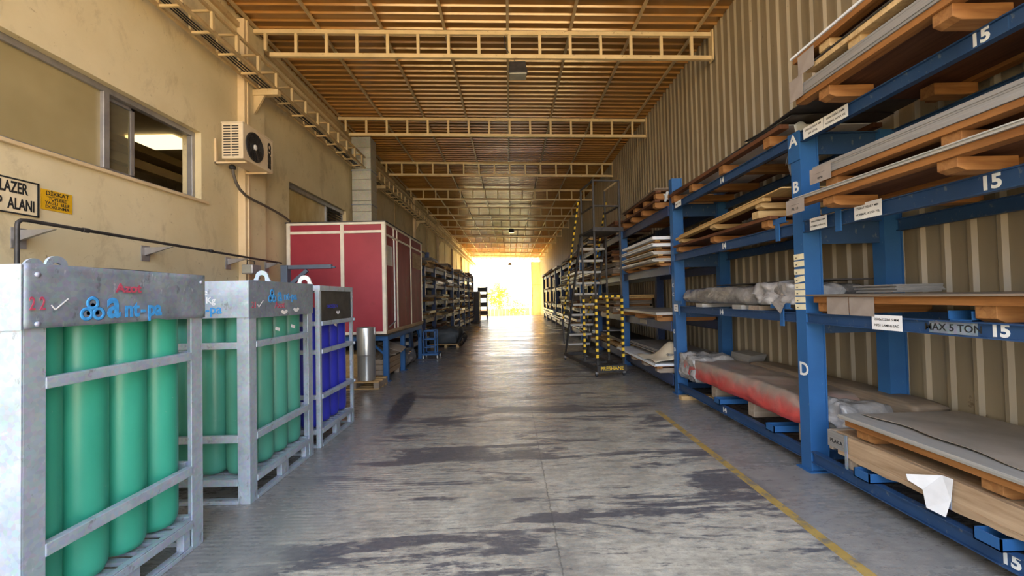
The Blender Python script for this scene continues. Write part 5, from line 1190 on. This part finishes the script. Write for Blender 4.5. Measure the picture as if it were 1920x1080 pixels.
for x in (-2.43, -2.12, ): 
    for y in (11.50, 11.85): MB().box(x, x+0.03, y, y+0.03, 0.12, 0.78).build('post', B, root)
mb = MB()
for z in (0.30, 0.52, 0.75): mb.box(-2.42, -2.10, 11.50, 11.53, z, z+0.03); mb.box(-2.42, -2.10, 11.85, 11.88, z, z+0.03)
mb.build('rungs', B, root)
mb = MB(); mb.box(-2.46, -2.40, 11.45, 12.0, 0.10, 0.15); mb.box(-2.08, -2.02, 11.45, 12.0, 0.10, 0.15); mb.box(-2.40, -2.08, 11.45, 11.5, 0.10, 0.15); mb.box(-2.40, -2.08, 11.92, 11.97, 0.10, 0.15); mb.build('base_frame', B, root)
for (x, y) in ((-2.45, 11.5), (-2.06, 11.5), (-2.45, 11.94), (-2.06, 11.94)): MB().lathe((x, y, 0.05), [(0.02, 0), (0.05, 0.004), (0.05, 0.03), (0.02, 0.034)], 16, 'X').build('caster_wheel', M['white'], root)
# tarpaulin bundle on its pallet
root = thing('floor_pallet', 'yellowish pallet under the dark tarpaulin bundle on the left', 'pallet', (-2.1, 14.4, 0))
for y in (14.0, 14.5, 15.0): MB().box(-2.75, -1.75, y, y+0.12, 0.09, 0.115).build('deck_board', M['wood_yx'], root)
for x in (-2.7, -2.25, -1.85): MB().box(x, x+0.09, 14.0, 15.12, 0, 0.09).build('runner', M['wood_yx'], root)
lumpy(-2.75, -1.80, 14.0, 15.6, 0.118, 0.62, 0.07, 10, 30, 0.7, 21, 4).build('tarpaulin_bundle', M['tarp'], None)
tag(bpy.data.objects['tarpaulin_bundle'], 'dark folded tarpaulin bundle on a low pallet by the left racks', 'tarpaulin')
mb = MB()
for q in range(5): mb.tube([(-1.72+0.05*math.cos(a)+0.02*q, 14.3+0.45*math.cos(a)+0.06*q, 0.17+0.03*q+0.15*math.sin(a)) for a in [2*PI*i/20 for i in range(20)]], 0.014, 6, closed=True)
tag(mb.build('hose_coil', M['rubber']), 'loose black hose coils beside the tarpaulin bundle', 'hose')

# ------------------------------------------------------------------ left racks
def lx(y): return -3.1+0.035*(y-12)
ll = thing('steel_rack', 'dark blue steel rack along the left wall behind the cabin', 'rack', (-3.6, 20, 0))
LY = [12.7, 14.7, 16.4, 18.5, 20.5, 22.4, 24.3, 26.4, 28.6]
LLV = [(2.66, 2.82), (2.05, 2.19), (1.42, 1.56), (0.80, 0.95), (0.12, 0.30)]
for i, y in enumerate(LY):
    for x in (lx(y)-0.16, lx(y)-1.0):
        mb = MB(); mb.box(x, x+0.012, y, y+0.12, 0.0, 2.95 if i % 2 else 3.15); mb.box(x+0.148, x+0.16, y, y+0.12, 0.0, 2.95 if i % 2 else 3.15); mb.box(x+0.012, x+0.148, y+0.012, y+0.024, 0, 2.95 if i % 2 else 3.15); mb.build('upright', M['navy_rack'], ll)
for i in range(len(LY)-1):
    a, c_ = LY[i]+0.12, LY[i+1]
    for (z0, z1) in LLV:
        MB().bar((lx(a)-0.06, a, (z0+z1)/2), (lx(c_)-0.06, c_, (z0+z1)/2), 0.05, z1-z0).build('beam', M['navy_rack'], ll)
        if i % 2 == 0 or z0 > 1: MB().bar((lx(a)-0.03, a+0.25, (z0+z1)/2), (lx(c_)-0.03, c_-0.25, (z0+z1)/2), 0.004, (z1-z0)*0.7).build('beam_label', M['paper'], ll)
        MB().bar((lx(a)-0.95, a, (z0+z1)/2), (lx(c_)-0.95, c_, (z0+z1)/2), 0.05, z1-z0).build('beam', M['navy_rack'], ll)
bayL = ['bay next to the cabin', 'second bay from the cabin', 'third bay from the cabin', 'fourth bay from the cabin', 'fifth bay from the cabin', 'sixth bay from the cabin', 'seventh bay from the cabin', 'last bay before the cabinet']
shelfw = ['top', 'second', 'third', 'fourth', 'bottom']
for i in range(len(LY)-1):
    a, c_ = LY[i]+0.14, LY[i+1]-0.02; xf = lx((a+c_)/2)
    for lvl, (z0, z1) in enumerate(LLV):
        h = 0; cnt = random.choice([2, 3]) if lvl else random.choice([2, 3, 4]); maxh = 0.42 if lvl else 0.55
        for q in range(cnt):
            kd = random.choice(kinds if i > 0 else kinds[:4]); th = random.uniform(0.05, 0.13)
            if h+th+0.05 > maxh: break
            ov = random.uniform(-0.05, 0.22) if i < 3 else random.uniform(-0.1, 0.08)
            y0, y1 = a+random.uniform(0.02, 0.2), c_-random.uniform(0.02, 0.3)
            root = thing('sheet_pack', '%s pack, %s shelf, left rack, %s, %s' % (kd[0], shelfw[lvl], bayL[i], ['lowest of stack', 'second of stack', 'third of stack', 'fourth of stack'][q]), 'pack', (xf-0.5, (y0+y1)/2, z1+h), 'packs on the left racks')
            bmt = M[random.choice(['wood_ox', 'wood_yx', 'wood_gx'])]
            for w_ in range(3): yy = y0+0.08+(y1-y0-0.26)*w_/2; MB().box(xf-0.9, xf+ov-0.02, yy, yy+0.1, z1+h, z1+h+0.045).build('bearer', bmt, root)
            mb = MB(); nn = 3; hh = th/nn
            for w_ in range(nn): j = random.uniform(-0.03, 0.03); mb.box(xf-0.9, xf+ov+j, y0+j, y1+j, z1+h+0.045+w_*hh, z1+h+0.045+(w_+1)*hh-0.005)
            mb.build('sheets', M[kd[1]], root); h += th+0.046
# frame on top of the first left bays
root = thing('guard_frame', 'dark steel frame standing on top of the left racks by the cabin', 'frame', (-3.3, 15, 3.2))
mb = MB(); mb.box(-3.34, -3.29, 12.75, 16.5, 3.42, 3.47); mb.build('rail', M['navy_rack'], root)
mb = MB(); mb.box(-3.36, -3.20, 16.5, 16.62, 2.95, 3.5); mb.box(-3.34, -3.29, 12.75, 12.8, 3.15, 3.42); mb.build('posts', M['navy_rack'], root)
# end cabinet and small shelving near the gateway
root = thing('steel_cabinet', 'tall dark steel cabinet at the end of the left racks', 'cabinet', (-2.6, 30.0, 0))
mb = MB(); mb.box(-3.3, -2.25, 29.4, 31.0, 0, 2.1); mb.build('body', M['sheet_d'], root)
mb = MB(); mb.box(-2.25, -2.22, 29.42, 30.2, 0.05, 2.05); mb.build('door', M['sheet_d'], root); mb = MB(); mb.box(-2.25, -2.22, 30.24, 30.98, 0.05, 2.05); mb.build('door', M['sheet_g'], root)
root = thing('shelf_unit', 'narrow open shelf unit beside the far gateway', 'shelf', (-2.1, 32.3, 0))
for (x, y) in ((-2.5, 31.8), (-1.85, 31.8), (-2.5, 33.0), (-1.85, 33.0)): MB().box(x, x+0.06, y, y+0.06, 0, 2.5).build('post', M['navy_rack'], root)
for z in (0.3, 0.95, 1.6, 2.1): MB().box(-2.5, -1.79, 31.8, 33.06, z, z+0.05).build('shelf_board', M['sheet_l'], root)
for k, z in enumerate((0.35, 1.0, 1.65, 2.15)):
    mb = MB(); mb.box(-2.45, -1.8, 31.9, 32.9, z, z+0.28); tag(mb.build('carton', M['sheet_d' if k % 2 else 'sheet_b']), 'carton on the %s board of the shelf unit by the gateway' % ['lowest', 'second', 'third', 'top'][k], 'carton', 'cartons on the far shelf unit')

# ------------------------------------------------------------------ floor marking
mb = MB(); mb.box(2.00, 2.075, YN, 5.9, 0.0, 0.0015); struct(mb.build('trim_30', M['line_y']))

# ------------------------------------------------------------------ gateway panel and the yard beyond
mb = MB(); mb.box(2.58, WR, YF-0.1, YF, -1.0, 5.85); o = mb.build('door_1', M['cream_paint']); struct(o)
for (a0, a1, c0, c1) in ((2.58, WR, 3.0, 3.1), (2.58, 2.66, -1.0, 5.8)):
    mb = MB(); mb.box(a0, a1, YF-0.15, YF-0.1, c0, c1); mb.build('door_frame', M['lattice'], o)
root = thing('office_building', 'white two storey building with blue band outside the gateway', 'building', (-6, 85, 0))
MB().box(-14, -1.2, 80, 92, -1.35, 4.6).build('wall', flat('building_render', (0.75, 0.74, 0.70), 0.8), root)
MB().box(-9.5, -1.0, 79.6, 92, 4.6, 6.7).build('upper_wall', flat('building_white', (0.85, 0.86, 0.88), 0.8), root)
MB().box(-14.2, -0.9, 79.4, 79.9, 4.75, 5.2).build('blue_band', flat('pale_blue_band', (0.25, 0.42, 0.6), 0.6), root)
for x in (-5.9, -4.5, -3.1): MB().box(x, x+1.0, 79.9, 80.02, 3.7, 4.3).build('window', M['alu'], root)
MB().box(-1.05, -0.85, 79.3, 79.5, 0, 7.3).build('drain_pipe', M['alu'], root)
def tree(label, cx, cy, w_, h_, n, m, trunk=1.0):
    root = thing('tree', label, 'tree', (cx, cy, -1.35)); n0_ = None
    mb = MB()
    for q in range(5):
        a = q*1.3; mb.tube([(cx, cy, 0), (cx+0.1*math.cos(a), cy+0.1*math.sin(a), trunk*0.6), (cx+0.3*w_*math.cos(a), cy+0.3*w_*math.sin(a), trunk+h_*0.35)], [0.07, 0.06, 0.02], 6)
    mb.v = [(a_, b_, c_-1.35) for a_, b_, c_ in mb.v]; mb.build('trunk', M['wood_g'], root)
    mb = MB()
    for q in range(n):
        while True:
            p = Vector((random.uniform(-1, 1), random.uniform(-1, 1), random.uniform(-1, 1)))
            if p.length < 1: break
        bl = noise.noise(p*2.2+Vector((cx, 0, 0)))
        if bl < -0.18: continue
        c = Vector((cx+p.x*w_/2*(1.05-0.25*p.z), cy+p.y*w_/2, trunk*0.55+(p.z+1)/2*(h_-trunk*0.55))); s_ = 0.13
        a, e = random.uniform(0, 6.28), random.uniform(-0.8, 0.8)
        u1 = Vector((math.cos(a), math.sin(a), e)).normalized()*s_; u2 = u1.cross(Vector((random.uniform(-1, 1), random.uniform(-1, 1), 1))).normalized()*s_*0.6
        mb.add([c-u1, c-u2, c+u1, c+u2], [(0, 1, 2, 3)])
    mb.v = [(a_, b_, c_-1.35) for a_, b_, c_ in mb.v]; mb.build('foliage', m, root, recalc=False)
def leafmat(name, c):
    m, t, b = base(name, 0.6, 0, 0.3); n = tex(t, 'Noise', 1.5, 3, world=True)
    t.links.new(ramp(t, [(0.3, tuple(x*0.7 for x in c)), (0.7, c)], n.outputs[0]), b.inputs['Base Color'])
    tr = t.nodes.new('ShaderNodeBsdfTranslucent'); tr.inputs[0].default_value = (*c, 1); ms = t.nodes.new('ShaderNodeMixShader'); ms.inputs[0].default_value = 0.45
    out = [x for x in t.nodes if x.type == 'OUTPUT_MATERIAL'][0]
    t.links.new(b.outputs[0], ms.inputs[1]); t.links.new(tr.outputs[0], ms.inputs[2]); t.links.new(ms.outputs[0], out.inputs[0]); return m
LF = leafmat('yellow_green_leaves', (0.50, 0.48, 0.05)); LG = leafmat('olive_leaves', (0.40, 0.40, 0.12))
tree('round yellow-green tree seen through the far gateway', -1.75, 60, 3.3, 5.1, 3200, LF, 2.2)
tree('low yellow shrub right of the tree beyond the gateway', 0.9, 63, 2.9, 2.6, 1100, LF, 0.5)
tree('olive bush far behind the yard fence', 2.6, 74, 6.5, 3.6, 1200, LG, 0.5)
root = thing('yard_fence', 'low terracotta wall with pale railings beyond the gateway', 'fence', (0, 66, 0))
MB().box(-6, 6, 66, 66.3, -1.35, -0.15).build('wall', flat('terracotta_render', (0.60, 0.26, 0.14), 0.8), root)
for k in range(10): MB().box(-3.2+k*0.6, -3.14+k*0.6, 65.9, 65.96, -1.35, 1.3).build('railing_post', M['trim_white'], root)
MB().box(-3.2, 2.4, 65.9, 65.96, 1.22, 1.3).build('top_rail', M['trim_white'], root); MB().box(-3.2, 2.4, 65.9, 65.96, 0.3, 0.36).build('top_rail', M['trim_white'], root)
mb = MB(); mb.box(2.62, 2.80, 58, 58.2, -1.35, 2.6); tag(mb.build('gate_post', M['alu']), 'grey gate post standing right outside the gateway', 'post')
# distant hills
mb = MB(); N = 30
vs = []
for i in range(N+1):
    x = -70+140*i/N; h_ = 6+3.0*math.sin(i*0.5)+1.5*math.sin(i*1.3); vs += [(x, 150, -1), (x, 150+0, h_), (x, 175, h_*0.6)]
mb.add(vs, [(3*i, 3*i+3, 3*i+4, 3*i+1) for i in range(N)]+[(3*i+1, 3*i+4, 3*i+5, 3*i+2) for i in range(N)])
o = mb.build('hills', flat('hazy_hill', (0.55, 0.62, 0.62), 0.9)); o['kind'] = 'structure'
